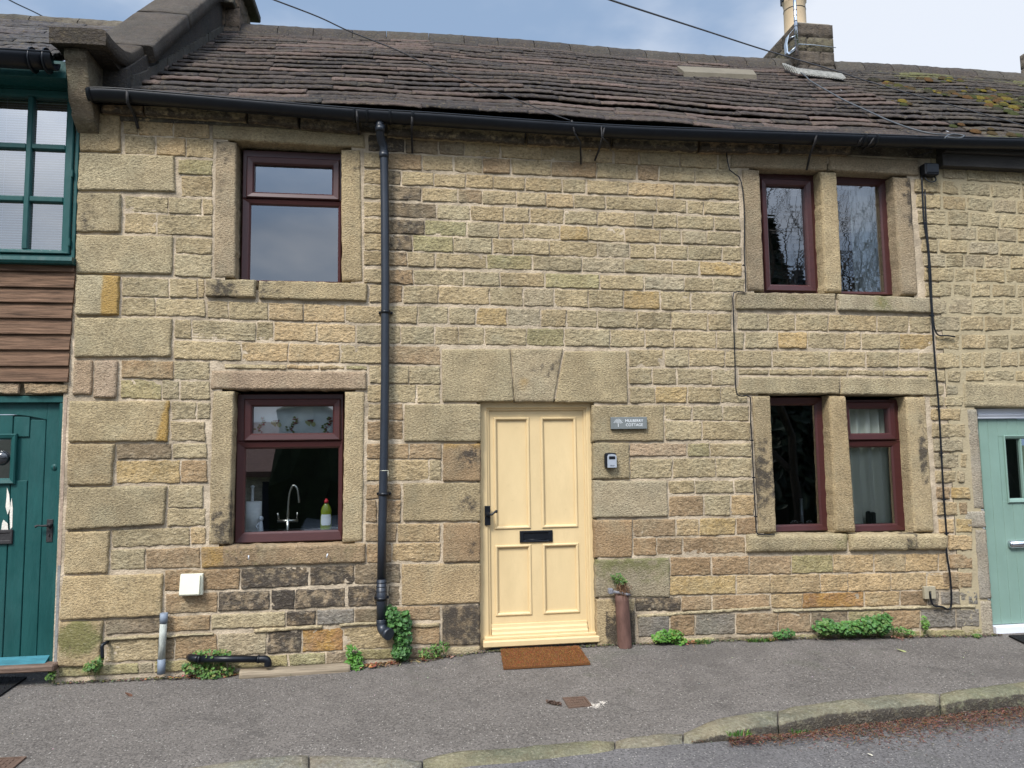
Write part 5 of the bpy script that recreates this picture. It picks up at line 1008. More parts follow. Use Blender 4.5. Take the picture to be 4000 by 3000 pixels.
GREENS = [(.055, .13, .02), (.075, .165, .03), (.045, .10, .018), (.11, .18, .04), (.055, .12, .025), (.16, .16, .05)]
def clump(name, blobs, n, size, label, kind='round', cols=GREENS, out=.09, parent=None, seed=0, cat='weed', group='weeds along the foot of the wall'):
    """leafy weed filling ellipses measured on the wall foot: (cx, cy, rx, ry) in photo units"""
    rr = random.Random(seed+len(label)*7+n); b = MB(); tot = sum(q[2]*q[3] for q in blobs); st = []
    for cx, cy, rx, ry in blobs:
        c = at(cx, cy, -.02); k = 6.2/F
        m_ = max(4, int(n*rx*ry/tot))
        for _ in range(m_):
            an, r_ = rr.random()*2*pi, sqrt(rr.random()); dx_, dz_ = cos(an)*r_, sin(an)*r_; dep = sqrt(max(0, 1-r_*r_))*out*rr.uniform(.3, 1.05)+.012
            p = c+V((dx_*rx*k, -dep, dz_*ry*k)); p.z = max(p.z, gz(p.x, p.y)+size*.4)
            nrm = V((dx_*.7+rr.gauss(0, .45), -1.0+rr.gauss(0, .4), .9+dz_*.7+rr.gauss(0, .4))); cc = rr.choice(cols); kk = rr.uniform(.7, 1.25); leaf(b, p, size*rr.uniform(.55, 1.25), nrm, tuple(q*kk for q in cc), rr, kind)
            if rr.random() < .3: st.append((p, V((c.x+dx_*rx*k*.7, -.03, max(p.z-rr.uniform(.03, .09), gz(c.x, -.03))))))
    for p, q_ in st: b.tube([q_, (p+q_)/2+V((0, -.01, .01)), p], .0016, 3, c=(.10, .15, .04), cap=False)
    o = b.build(name, LEAF, parent, recalc=False)
    return o if parent else tag(o, label, cat, group)
def grass(name, cx, cy, rx, hgt, n, label, seed=0, Y=-.05, wd=.0035, cols=GREENS, group='grass tufts along the wall and kerb', parent=None, onground=None):
    rr = random.Random(seed+n); b = MB(); k = 6.0/F
    for _ in range(n):
        base = (onground or at(cx, cy, Y))+V((rr.uniform(-rx, rx)*k, rr.gauss(0, .012), 0)); base.z = gz(base.x, base.y) if not parent else base.z
        h_ = hgt*rr.uniform(.4, 1.1); l_ = V((rr.gauss(0, .45), rr.gauss(-.35, .35), 1)).normalized(); s_ = V((rr.uniform(-1, 1), rr.uniform(-1, 1), 0)).normalized()*wd; cc = tuple(q*rr.uniform(.7, 1.3) for q in rr.choice(cols)); mid = base+l_*h_*.55; tip = base+l_*h_+V((l_.x*h_*.5, l_.y*h_*.5, -h_*.2))
        i = [b.vert(q, cc) for q in (base-s_, base+s_, mid+s_*.8, mid-s_*.8, tip)]; b.face((i[0], i[1], i[2], i[3])); b.face((i[3], i[2], i[4]))
    o = b.build(name, LEAF, parent, recalc=False); return o if parent else tag(o, label, 'grass', group)
clump('weed', [(2407, 2250, 24, 12), (2418, 2266, 28, 10)], 90, .011, '', 'long', parent=pl, out=.14); bpy.data.objects['weed'].name = 'green_shoots'
clump('weed', [(395, 2575, 20, 16), (368, 2598, 30, 18), (350, 2604, 16, 8)], 110, .012, 'small leafy weed trailing from the mossy corner stone')
clump('weed', [(208, 2632, 14, 14)], 40, .010, 'tiny weed by the teal door threshold')
clump('weed', [(830, 2550, 68, 18), (880, 2560, 30, 20), (770, 2600, 50, 26), (840, 2620, 70, 30)], 430, .012, 'bushy weed growing above and below the black waste pipe')
clump('weed', [(1380, 2545, 26, 26), (1385, 2580, 32, 30), (1400, 2600, 28, 14), (1370, 2520, 8, 12)], 120, .019, 'broad leaved weed at the end of the old timber', 'long', [(.06, .16, .02), (.08, .20, .03)])
clump('weed', [(1530, 2400, 26, 36), (1560, 2430, 44, 42), (1575, 2480, 34, 40), (1568, 2535, 36, 36), (1590, 2385, 10, 10)], 620, .015, 'tall green weed climbing the wall right of the downpipe foot', out=.11, cols=[(.04, .11, .025), (.055, .14, .03), (.035, .09, .02), (.07, .16, .04)])
clump('weed', [(1718, 2520, 36, 22), (1680, 2545, 46, 20)], 190, .0105, 'low feathery weed between downpipe and yellow door', 'long')
clump('weed', [(2610, 2480, 58, 24), (2570, 2490, 30, 14), (2650, 2500, 28, 14)], 300, .014, 'round bushy weed just right of the rusty pipe', cols=[(.07, .18, .02), (.055, .15, .02), (.09, .21, .03), (.14, .18, .04)])
clump('weed', [(3060, 2470, 40, 16), (3030, 2478, 20, 10)], 130, .012, 'spiky dark weed left of the largest clump', 'long', [(.045, .12, .03), (.06, .15, .03)])
clump('weed', [(3215, 2445, 48, 30), (3300, 2450, 60, 28), (3375, 2440, 60, 34), (3430, 2435, 40, 38), (3448, 2405, 14, 16)], 900, .0155, 'largest weed, a long low bank of round leaves under the right windows', cols=[(.055, .145, .03), (.07, .17, .035), (.045, .12, .025), (.10, .17, .04)], out=.12)
clump('weed', [(3500, 2452, 30, 12), (3540, 2465, 26, 9)], 80, .009, 'sparse creeping weed right of the largest clump', cols=[(.10, .19, .04), (.08, .16, .03)])
clump('weed', [(3600, 2430, 12, 32)], 60, .010, 'thin upright weed in a wall joint near the outlet box', cols=[(.10, .20, .03)])
clump('weed', [(3800, 2478, 18, 8)], 30, .010, 'tiny weed beside the mint door jamb')
for i, (cx, cy, rx, h_, n, lb) in enumerate([(1080, 2620, 26, .03, 60, 'small grass tuft in front of the old timber, left one'), (1265, 2612, 36, .045, 120, 'grass tuft in front of the old timber, right one'), (2742, 2490, 32, .06, 130, 'bright grass tuft right of the round weed'), (2960, 2488, 46, .05, 170, 'bright grass tuft before the spiky weed'), (3010, 2485, 16, .05, 50, 'small grass tuft touching the spiky weed')]):
    grass('grass_tuft', cx, cy, rx, h_, n, lb, seed=i, Y=-.07)
grass('grass_tuft', 0, 0, 34, .045, 90, 'grass tuft at the kerb foot below the rusty pipe', seed=21, onground=gnd(2890, 2872)); grass('grass_tuft', 0, 0, 26, .035, 40, 'grass tuft in the red litter by the raised kerb', seed=22, onground=gnd(3120, 2862)-V((0, .0, .05)))
# litter
def litter(name, label, n, samp, cols, L_, wd, seed, kind='stuff', sink=0):
    rr = random.Random(seed); b = MB()
    for _ in range(n):
        p = samp(rr)
        if p is None: continue
        an = rr.random()*pi; d = V((cos(an), sin(an), rr.gauss(0, .18))).normalized(); l_ = L_*rr.uniform(.4, 1.3); s_ = V((-d.y, d.x, rr.gauss(0, .3))).normalized()*wd*rr.uniform(.6, 1.4); c = tuple(q*rr.uniform(.7, 1.3) for q in rr.choice(cols)); p = p+V((0, 0, wd*.6+.002+rr.random()*.008))
        i = [b.vert(q, c) for q in (p-d*l_, p-d*l_*.3+s_, p+d*l_*.5+s_*.7+V((0, 0, wd*.5)), p+d*l_, p+d*l_*.3-s_, p-d*l_*.6-s_*.7)]; b.face(i)
    return tag(b.build(name, DRY, recalc=False), label, 'litter', kind=kind)
def kerbsamp(rr):
    px = 2700+rr.random()*1380; w_ = min(1, max(.08, (px-2650)/800))
    if rr.random() > .25+.75*min(1, (px-2700)/350): return None
    py = lerp(KO, px)+(8 if px < 2850 else 38)+abs(rr.gauss(0, 46*w_)); p = gnd(px, py); zz = gz(p.x, outer(p.x))-lerp(KD, p.x); r = ray(px, py); p = CAM+r*((zz-H)/r.z)
    if p.y > outer(p.x)-.008: return None
    return V((p.x, p.y, zz+.006*N.noise(V((p.x*4, p.y*4, 0)))+.004))
litter('needle_litter', 'reddish brown fallen needles gathered along the kerb foot', 17000, kerbsamp, [(.13, .055, .032), (.16, .075, .045), (.09, .045, .028), (.19, .11, .075), (.07, .052, .04), (.12, .095, .075)], .018, .0022, 1)
def basesamp(zones):
    def f(rr):
        a, c = rr.choice(zones); px = rr.uniform(a, c); p = at(px, 2560, 0); y = -.03-abs(rr.gauss(0, .035)); return V((p.x, y, gz(p.x, y)+.004))
    return f
litter('dead_leaves', 'brown dead leaves drifted against the foot of the wall', 330, basesamp([(560, 900), (730, 930), (1040, 1120), (1300, 1560), (1400, 1500), (1640, 1790), (1400, 1560), (2650, 2720), (2990, 3030), (3470, 3560)]), [(.24, .11, .06), (.17, .075, .04), (.30, .17, .10), (.12, .06, .035)], .018, .009, 3)
litter('dry_stalks', 'pale dry stalks tangled at the foot of the wall near the downpipe', 130, basesamp([(1400, 1560), (1380, 1620), (1600, 1700), (2680, 2740)]), [(.42, .30, .17), (.33, .22, .12)], .06, .0018, 5)
litter('grit', 'pale grit and chips scattered on the pavement', 420, lambda rr: (lambda x, y: V((x, y, gz(x, y)+.001)))(rr.uniform(-3.2, 5.5), -.03-abs(rr.random()**3*1.2)), [(.5, .46, .38), (.4, .36, .3), (.25, .2, .15)], .004, .003, 6)
litter('wall_foot_silt', 'brown silt and crumbs gathered in the joint between wall and pavement', 3200, lambda rr: (lambda x: V((x, -.02-abs(rr.gauss(0, .022))*(1+.8*N.noise(V((x*2, 0, 0)))), gz(x, -.03)+.002)))(rr.uniform(-2.6, 5.3)), [(.12, .10, .07), (.09, .075, .05), (.16, .13, .09), (.10, .11, .04)], .010, .006, 12)
b = MB(); q1, q2 = at(935, 2612, -.12), at(1368, 2606, -.12); g0 = gz(-.8, -.1)
P = []; n = 40
for i in range(n+1):
    x = q1.x+(q2.x-q1.x)*i/n; z0 = gz(x, -.1)-.01; hh = .062-.012*i/n; row = []
    for (dy, dz) in ((.0, 0), (-.004, hh*.5), (-.0, hh*.92), (.008, hh), (.05, hh+.006), (.10, hh+.002), (.10, 0)): row.append(b.vert((x, -.125+dy+.004*N.noise(V((x*6, dz*60, 1))), z0+dz+.004*N.noise(V((x*5, dy*30, 2))))))
    P.append(row)
b.grid(P, 0, True); b.face(P[0]); b.face(P[-1][::-1]); tag(b.build('old_timber', OLDW), 'long grey weathered timber lying at the wall foot left of the downpipe', 'timber')
# door mats
def fibres(b, quad, n, h_, cols, rr, z=.012):
    for _ in range(n):
        u, v = rr.random(), rr.random(); p = (quad[0]*(1-u)+quad[1]*u)*(1-v)+(quad[3]*(1-u)+quad[2]*u)*v; p = p+V((rr.gauss(0, .003), rr.gauss(0, .003), z)); d = V((rr.gauss(0, .6), rr.gauss(0, .6), 1)).normalized()*h_*rr.uniform(.5, 1.2); s_ = V((rr.uniform(-1, 1), rr.uniform(-1, 1), 0)).normalized()*.0016; c = tuple(q*rr.uniform(.55, 1.35) for q in rr.choice(cols)); i = [b.vert(q, c) for q in (p-s_, p+s_, p+d)]; b.face(i)
def doormat(px, label, col, cols, n, name='doormat'):
    Q = [gnd(*p, .004) for p in px]; b = MB(); lo = [b.vert(q, col) for q in Q]; hi = [b.vert(q+V((0, 0, .014)), col) for q in Q]; b.face(hi); b.face(lo[::-1])
    for i in range(4): b.face((lo[i], lo[(i+1) % 4], hi[(i+1) % 4], hi[i]))
    fibres(b, Q, n, .013, cols, random.Random(2)); return tag(b.build(name, DRY, recalc=False), label, 'doormat')
doormat([(1955, 2541), (2262, 2530), (2306, 2597), (1967, 2616)], 'orange brown coir doormat before the yellow door', (.12, .05, .018), [(.24, .10, .035), (.17, .07, .024), (.30, .14, .05)], 15000)
doormat([(-260, 2655), (105, 2650), (0, 2722), (-420, 2735)], 'black doormat before the dark teal door, cut by the left edge', (.012, .012, .012), [(.016, .016, .016), (.03, .03, .03)], 3500)
doormat([(3940, 2487), (4160, 2482), (4240, 2530), (4010, 2520)], 'black doormat before the mint green door', (.012, .012, .012), [(.016, .016, .016)], 1200)
IR2 = mat('rusted_cover', (.105, .065, .045), .75, bump=.5, bscale=60, var=.4, vscale=30)
def cover(px, label, name):
    Q = [gnd(*p, .008) for p in px]; e = empty(name, Q[3], label, 'drain cover'); b = MB()
    ctr = sum(Q, V())/4; I = [ctr+(q-ctr)*.86 for q in Q]
    for i in range(4):
        j = (i+1) % 4; b.prism([Q[i], Q[j], I[j], I[i]], (0, 0, -.02), (0, 0, .002))
    b.build('frame', IR2, e); b = MB(); I2 = [ctr+(q-ctr)*.83 for q in Q]; b.prism(I2, (0, 0, -.02), (0, 0, -.003))
    for k in range(7):
        u0, u1 = .08+k*.125, .12+k*.125+.03
        for v0 in (.1, .4, .7): a = [(I2[0]*(1-u)+I2[1]*u)*(1-v)+(I2[3]*(1-u)+I2[2]*u)*v for u, v in ((u0, v0), (u1, v0), (u1, v0+.18), (u0, v0+.18))]; b.prism(a, (0, 0, -.004), (0, 0, .001))
    b.build('lid', IR2, e)
cover([(2197, 2725), (2285, 2720), (2312, 2755), (2222, 2764)], 'small square rusty stopcock cover in the pavement below the doormat', 'drain_cover')
cover([(-120, 2966), (104, 2955), (48, 3003), (-200, 3020)], 'rusty cover at the lower left corner, cut by the edge', 'drain_cover')
b = MB(); rr = random.Random(4); p0, p1 = gnd(2136, 2742, .012), gnd(2190, 2752, .012)
for i in range(60):
    t = rr.random(); c = p0.lerp(p1, t)+V((rr.gauss(0, .004), rr.gauss(0, .007), rr.uniform(0, .012))); leaf(b, c, .007, V((rr.gauss(0, 1), rr.gauss(0, 1), 1)), rr.choice([(.07, .04, .03), (.11, .07, .05)]), rr)
b.tube([p0, p0.lerp(p1, .5), p1], [.004, .010, .003], 6, c=(.06, .04, .03)); tag(b.build('fallen_cone', DRY, recalc=False), 'dark chewed cone on the pavement left of the stopcock cover', 'cone')
for (x, y, s_, c, lb) in ((503, 2712, .028, (.11, .055, .035), 'curled brown leaf alone on the left pavement'), (3522, 2541, .034, (.26, .27, .12), 'pale olive leaf on the pavement under the largest weed'), (3395, 2891, .014, (.5, .46, .36), 'small pale leaf on the road beyond the kerb')):
    b = MB(); p = gnd(x, y, .01); 
    if y > 2850: p = p-V((0, 0, .08))
    leaf(b, p, s_, V((.2, -.3, 1)), c, random.Random(3), 'long'); tag(b.build('fallen_leaf', DRY, recalc=False), lb, 'leaf')
b = MB(); rr = random.Random(14)
for _ in range(260):
    p = gnd(2325+rr.gauss(0, 14), 2757+rr.gauss(0, 5), .002) if rr.random() < .75 else gnd(2352+rr.gauss(0, 10), 2743+rr.gauss(0, 3), .002); leaf(b, p, rr.uniform(.002, .005), V((rr.gauss(0, .2), rr.gauss(0, .2), 1)), (.62, .56, .48), rr)
tag(b.build('mortar_crumbs', DRY, recalc=False), 'pale crumbs of mortar beside the stopcock cover', 'crumbs', kind='stuff')
for (x, y, s_) in ((592, 2625, .02), (590, 2584, .014), (2448, 2532, .010), (131, 2655, .008)):
    b = MB(); p = gnd(x, y); P = []
    for j in range(6): P.append([b.vert(p+V((cos(a*pi/4)*sin(j/5*pi)*s_*(1+.3*N.noise(V((a, j, x)))), sin(a*pi/4)*sin(j/5*pi)*s_*.8, s_*.5-cos(j/5*pi)*s_*.55)), (.38, .33, .24)) for a in range(8)])
    b.grid(P, 0, True, True); tag(b.build('pebble', mat('pale_pebble', (.40, .35, .26), .8, var=.2)), {592: 'largest pale pebble at the wall foot beside the grey pipe', 590: 'small pale pebble wedged above the largest one', 2448: 'white pebble against the rusty pipe foot', 131: 'tiny white pebble before the teal door'}[x], 'pebble', 'loose pebbles')

# ================================================================== BEHIND THE WINDOWS
def stand(x, y, Y, z): p = at(x, y, Y); return V((p.x, Y, z))
ZS = at(1130, 2082, .24).z
bw = MB(); bw.box((at(870, 1900, .2).x, .22, ZS-.02), (at(1380, 1900, .2).x, .62, ZS), bev=.004); tag(bw.build('worktop', mat('dark_worktop', (.05, .05, .055), .3, var=.2)), 'dark kitchen worktop behind the lower left window', 'worktop')
TOW = mat('paper_white', (.78, .78, .76), .9, bump=.3, bscale=70, var=.04); c = stand(984, 2060, .40, ZS)
kt = empty('kitchen_roll', c, 'white kitchen roll on an upright holder in the kitchen window', 'kitchen roll'); b = MB(); b.lathe(c+V((0, 0, .015)), [(.078, 0), (.078, .24), (.02, .242)], 24); b.build('roll', TOW, kt); b = MB(); b.lathe(c, [(.085, 0), (.085, .012), (.012, .014), (.012, .37), (.016, .375), (.016, .385), (.004, .392)], 20); b.build('holder', WHITE, kt)
c = stand(1018, 2060, .34, ZS); b = MB(); b.lathe(c, [(.022, 0), (.026, .01), (.020, .05), (.016, .085), (.010, .10)], 14); b.lathe(c+V((0, 0, .115)), [(.004, -.022), (.018, -.016), (.023, 0), (.018, .016), (.004, .023)], 14); b.tube([c+V((-.01, -.01, .08)), c+V((-.03, -.03, .055)), c+V((-.01, -.04, .03))], .007, 6); tag(b.build('ornament', WHITE), 'small round headed white ornament leaning by the kitchen roll', 'ornament')
c = stand(1124, 2060, .36, ZS); tpE = empty('kitchen_tap', c, 'brushed steel arched kitchen tap with cross handles in the window', 'tap'); NI = mat('brushed_nickel', (.60, .57, .50), .28, metal=1, var=.03); b = MB(); h1 = .11
b.lathe(c, [(.02, 0), (.018, .02), (.015, .03), (.015, h1)], 14); b.tube(catmull([c+V((0, 0, h1)), c+V((.002, 0, .2)), c+V((.012, 0, .32)), c+V((.04, -.005, .385)), c+V((.075, -.01, .36)), c+V((.09, -.012, .28)), c+V((.092, -.012, .24))], 4), .010, 10); b.build('spout', NI, tpE)
b = MB(); b.tube([c+V((-.085, 0, h1-.02)), c+V((.085, 0, h1-.02))], .013, 10); b.tube([c+V((-.075, 0, h1-.02)), c+V((-.08, -.02, h1+.05))], .007, 8); b.tube([c+V((.075, 0, h1-.02)), c+V((.08, -.02, h1+.05))], .007, 8); b.build('valve_bar', NI, tpE)
c = stand(1274, 2062, .32, ZS); bo = empty('washing_up_bottle', c, 'bottle of yellow green washing up liquid with a red cap in the window', 'bottle'); b = MB(); P = []
for r_, h_ in ((.045, 0), (.049, .01), (.049, .10), (.044, .14), (.046, .17), (.036, .20), (.02, .225), (.014, .235)): P.append([b.vert(c+V((cos(a*pi/9)*r_, sin(a*pi/9)*r_*.6, h_))) for a in range(18)])
b.grid(P, 0, True, True); b.face(P[0][::-1]); b.face(P[-1]); b.build('body', mat('green_liquid', (.20, .24, .02), .15, var=.08, spec=.6, coat=.5), bo); b = MB(); b.lathe(c+V((0, 0, .234)), [(.019, 0), (.018, .022), (.010, .026), (.009, .036), (.003, .038)], 14); b.build('cap', mat('red_plastic', (.55, .03, .04), .4), bo)
b = MB(); P = []
for h_ in (.05, .07, .11, .14): P.append([b.vert(c+V((cos(-pi/2+a*.16)*.0505*(.9 if h_ in (.05, .14) else 1), sin(-pi/2+a*.16)*.0505*.62, h_))) for a in range(-6, 7)])
b.grid(P, 0, True); b.build('label_sticker', WHITE, bo)
# patterned blind behind the top light, extended upward in white to imitate mirrored sky
q = rect(970, 1565, 1310, 1712, .2); BL = empty('roman_blind', ((q[0]+q[2])/2, .2, q[3]), 'white blind printed with butterflies and red berries in the kitchen top light', 'blind'); b = MB(); P = []
for j in range(6): P.append([b.vert((q[0]+(q[2]-q[0])*i/40, .205+.004*sin(i*.8+j), q[1]-.01+(q[3]-q[1]+.0)*j/5)) for i in range(41)])
b.grid(P, 0, True); b.build('fabric', mat('blind_cloth', (.80, .84, .82), .9, var=.05), BL)
def motif(name, polys, col):
    b = MB()
    for p in polys: b.prism([at(x, y, .196) for x, y in p], (0, 0, 0), (0, .002, 0))
    b.build(name, mat('print_'+name, col, .9), BL)
mth_ = lambda x, y, s: [[(x, y), (x-9*s, y+4*s), (x-19*s, y+3*s), (x-20*s, y+12*s), (x-10*s, y+20*s), (x-2*s, y+26*s), (x+2*s, y+12*s)], [(x, y), (x+8*s, y+5*s), (x+18*s, y+10*s), (x+22*s, y+20*s), (x+14*s, y+28*s), (x+4*s, y+22*s)]]
motif('pale_wings', mth_(1078, 1642, 1)+mth_(1212, 1640, 1), (.50, .50, .24)); motif('butterfly_body', [[(x-12, y), (x+14, y-2), (x+10, y+10), (x+4, y+16), (x-2, y+8), (x-10, y+6)] for x, y in ((1078, 1642), (1212, 1640))], (.22, .07, .06))
rr = random.Random(31); berr, lf_ = [], []
for x0 in (1020, 1145, 1278):
    for k in range(9):
        t = k/8; x = x0+14*sin(t*6)+(10 if k == 0 else 0); y = 1632+t*52; berr.append([(x+rr.uniform(-12, 12)+4*cos(a*1.05), y+4*sin(a*1.05)) for a in range(6)] if k < 5 else [(x+4, y), (x+12, y+3), (x+4, y+8)]); xx, yy_ = x+rr.uniform(-14, 14), y+rr.uniform(-4, 4); lf_.append([(xx-6, yy_), (xx, yy_-4), (xx+7, yy_), (xx, yy_+4)]); lf_.append([(x-1, y-4), (x+1, y-4), (x+2, y+4), (x, y+4)])
    berr = [[(p[0] if abs(p[0]-p_[0][0]) < 30 else p_[0][0], p[1]) for p in p_] for p_ in berr]
motif('red_berries', berr, (.30, .04, .05)); motif('green_leaves', lf_, (.16, .22, .04))
def curtain(x0, x1, z0, z1, Y, label, col, folds, name='curtain', lean=0):
    b = MB(); P = []; n = 90
    for j in range(14):
        t = j/13; P.append([b.vert((x0+(x1-x0)*i/n+lean*(1-t)*(1-i/n), Y+.03*sin(folds*2*pi*i/n+.6*sin(i*.21+t*1.2))*(.7+.3*t)+.006*sin(i*1.3+t*3), z0+(z1-z0)*t)) for i in range(n+1)])
    b.grid(P, 0, True); return tag(b.build(name, mat('cloth_'+name+label[:5], col, .95, var=.06, vscale=3)), label, 'curtain')
q = rect(3285, 1740, 3520, 2062, .24); curtain(q[0]-.1, q[2]+.12, q[1]-.05, q[3]+.35, .24, 'cream curtain hanging in deep folds behind the lower right window', (.78, .77, .64), 8)
q = rect(3335, 880, 3470, 1150, .22); curtain(q[0], q[2]+.1, q[1]-.03, q[3]+.55, .22, 'pale net curtain behind the upper right window', (.62, .66, .64), 5, 'net_curtain')
q = rect(3080, 700, 3190, 1130, .9); curtain(q[0], q[2]+.1, q[1]-.3, q[3]+.3, .9, 'dim blue curtain far inside the upper window left of the mullion', (.10, .12, .14), 6, 'inner_curtain')
zs_ = at(3400, 2052, .22).z; b = MB(); b.box((at(2950, 1900, .2).x, .14, zs_-.02), (at(3620, 1900, .2).x, .42, zs_)); tag(b.build('window_board', mat('cream_gloss', (.55, .54, .46), .4)), 'pale inner sill shelf behind the lower right windows', 'shelf')
c = stand(3396, 2046, .20, zs_); b = MB(); b.box((c.x-.045, .145, zs_), (c.x-.002, .195, zs_+.135), bev=.014); b.box((c.x+.0, .147, zs_), (c.x+.042, .193, zs_+.125), bev=.012); tag(b.build('speaker', mat('charcoal_plastic', (.018, .02, .02), .5)), 'small black speaker standing before the cream curtain', 'speaker')
c = stand(3134, 2046, .34, zs_); b = MB(); b.lathe(c, [(.045, 0), (.045, .012), (.015, .02), (.013, .24), (.016, .25)], 14); tag(b.build('candlestick', mat('pewter', (.25, .26, .27), .4, metal=.5)), 'thin grey candlestick in the dark lower window', 'candlestick')
c = stand(3140, 2046, .28, zs_); b = MB(); b.lathe(c, [(.09, 0), (.115, .012), (.12, .016), (.09, .01)], 24); tag(b.build('dish', WHITE), 'shallow pale dish holding cones on the inner sill', 'dish')
for i, (x, s_, l_) in enumerate(((3103, .026, 'left'), (3125, .018, 'middle'), (3163, .026, 'right'))):
    b = MB(); c = stand(x, 2040, .27, zs_+.02+s_*.6); rr = random.Random(i)
    for k in range(90):
        a, h_ = k*2.4, (k/90-.5)*2; r_ = sqrt(1-h_*h_)*s_; leaf(b, c+V((h_*s_*1.3, cos(a)*r_, sin(a)*r_)), s_*.28, V((h_, cos(a)*1.2, sin(a)*1.2)), rr.choice([(.10, .08, .07), (.40, .38, .35), (.06, .045, .04)]), rr)
    tag(b.build('pine_cone', DRY, recalc=False), l_+' one of three frosted pine cones in the pale dish', 'pine cone', 'pine cones in the dish')
b = MB(); xa, xb = sx0-.0, sx1-.03; z = zb_+.03
z_top = zr[0][1]+.02
z = zr[2][0]-.01
while z < z_top:
    b.prism([V((0, .045, z)), V((0, .062, z+.019)), V((0, .063, z+.0195)), V((0, .046, z+.0005))], (xa, 0, 0), (xb, 0, 0)); z += .0205
for x in (c2[0]+.22, c1[0]+.06, c1[0]+.26): b.tube([(x, .044, zr[2][0]), (x, .044, z_top)], .0012, 4)
tag(b.build('venetian_blind', mat('blind_slat', (.74, .76, .78), .5, var=.02)), 'white venetian blind closed behind the dark teal window', 'blind')
# ================================================================== OVERHEAD WIRES AND AERIAL
WR = mat('wire', (.06, .06, .065), .6)
def wire(pts, r, label, ext=None): 
    P = catmull([at(*p) for p in pts], 5); b = MB(); b.tube(([ext] if ext else [])+P, r, 6); return tag(b.build('overhead_wire', WR), label, 'wire', 'wires crossing the sky')
wire([(-60, -62, .5), (40, 2, 1.5), (150, 55, 2.6), (262, 116, 3.6), (420, 200, 5.2)], .007, 'short dark wire at the top left corner, ending behind the kneeler stone')
wire([(1000, -28, -2.3), (1072, 0, -2.1), (1244, 66, -1.8), (1371, 125, -1.6), (1542, 192, -1.3), (1655, 246, -1.1), (1768, 296, -.95), (1872, 337, -.75), (2000, 382, -.55), (2136, 438, -.35), (2226, 470, -.25)], .0042, 'wire slanting across the roof to a gutter bracket in the middle')
wire([(2330, -22, -2.5), (2385, 0, -2.3), (2588, 66, -1.9), (2768, 124, -1.5), (3000, 199, -1.0), (3262, 276, -.5), (3384, 316, -.3), (3633, 388, .0), (3900, 462, .15), (4100, 520, .2)], .0055, 'wire passing in front of the right chimney stack and over the mossy roof')
b = MB(); rp = [(3124, 280), (3150, 300), (3166, 316), (3250, 365), (3305, 395), (3400, 438), (3470, 470), (3560, 503), (3640, 522), (3700, 526), (3770, 530)]; b.tube(catmull([onroof(x, y, .09) for x, y in rp], 4), .008, 6)
b.tube(catmull([onroof(x, y, .1) for x, y in ((3690, 540), (3705, 528), (3730, 524), (3765, 530), (3745, 540), (3700, 536))], 4), .007, 6); tag(b.build('aerial_cable', mat('grey_cable', (.07, .075, .08), .6)), 'grey cable trailing down the mossy roof from the chimney', 'cable')
YA = 2.86; ae = empty('aerial_mast', at(3114, 218, YA), 'shiny steel aerial mast strapped to the corner of the right chimney', 'aerial mast'); b = MB(); A0, A1 = at(3114, 217, YA), at(3101, -60, YA); b.tube([A0, A1], .021, 12); b.build('mast', CHROME, ae)
b = MB()
for y in (40, 62, 84, 104, 134, 158): 
    t = (217-y)/277; c = A0.lerp(A1, t); d = (A1-A0).normalized()*.006; b.tube([c-d, c+d+V((0, 0, 0))], .0235, 12)
b.build('tape_bands', WR, ae)
b = MB(); pts = [(3110, 102), (3096, 118), (3076, 142), (3069, 175), (3072, 208), (3080, 214), (3100, 200), (3116, 180)]; Pp = [at(x, y, YA+.03) for x, y in pts]
for p, q_ in zip(Pp, Pp[1:]): b.prism([p+V((0, -.03, 0)), q_+V((0, -.03, 0)), q_+V((0, .03, 0)), p+V((0, .03, 0))], (-.009, 0, -.009), (.009, 0, .009))
b.tube([at(3084, 150, YA+.04), at(3106, 140, YA+.0)], .009, 6); b.tube([at(3084, 205, YA+.04), at(3112, 180, YA)], .009, 6); b.build('wall_bracket', ALU, ae)
b = MB(); c = at(3118, 175, YA+.1); b.tube([at(3060, 196, 3.5), at(3078, 186, YA+.12), at(3120, 172, YA+.13), at(3180, 176, 2.985), at(3265, 186, 2.98)], .006, 5); b.build('lashing_wire', ALU, ae)

# ================================================================== ACROSS THE STREET (seen mirrored in the windows)
def lump(name, x0, x1, y0, y1, z0, zf, col, label, cat, seed, cell=.5, kind=None):
    b = MB(); nx = int((x1-x0)/cell); prof = [(0, 0), (.0, .5), (.1, .85), (.35, 1), (.7, 1), (1, .6), (1, 0)]; P = []
    for i in range(nx+1):
        x = x0+(x1-x0)*i/nx; row = []
        for f, h_ in prof:
            for s_ in (0,): row.append(b.vert((x+.3*N.noise(V((x*2, f*9, seed))), y1+(y0-y1)*f+.5*N.noise(V((x*1.3, f*5, h_*4))), z0+(zf(x)-z0)*h_*(1+.15*N.noise(V((x*2.2, f*3, seed)))))))
        P.append(row)
    b.grid(P, 0, False); b.face(P[0]); b.face(P[-1][::-1]); return tag(b.build(name, mat(name+'_leaf', col, .95, bump=1, bscale=3, var=.6, vscale=4)), label, cat, kind=kind)
lump('hedge', -3.6, 22, -17.5, -14.5, -1.2, lambda x: 3.0+.05*x+.4*sin(x*1.7), (.022, .032, .014), 'dark tall hedge across the street, seen only mirrored in the glass', 'hedge', 3)
b = MB(); P = []
for j in range(30): P.append([b.vert((-160+320*i/60, -45-j*7, -1.2+8*(1-cos(min(1, j/22)*pi))/2*(.8+.3*N.noise(V((i*.2, j*.2, 3))))+1.2*N.noise(V((i*.9, j*.9, 7))))) for i in range(61)])
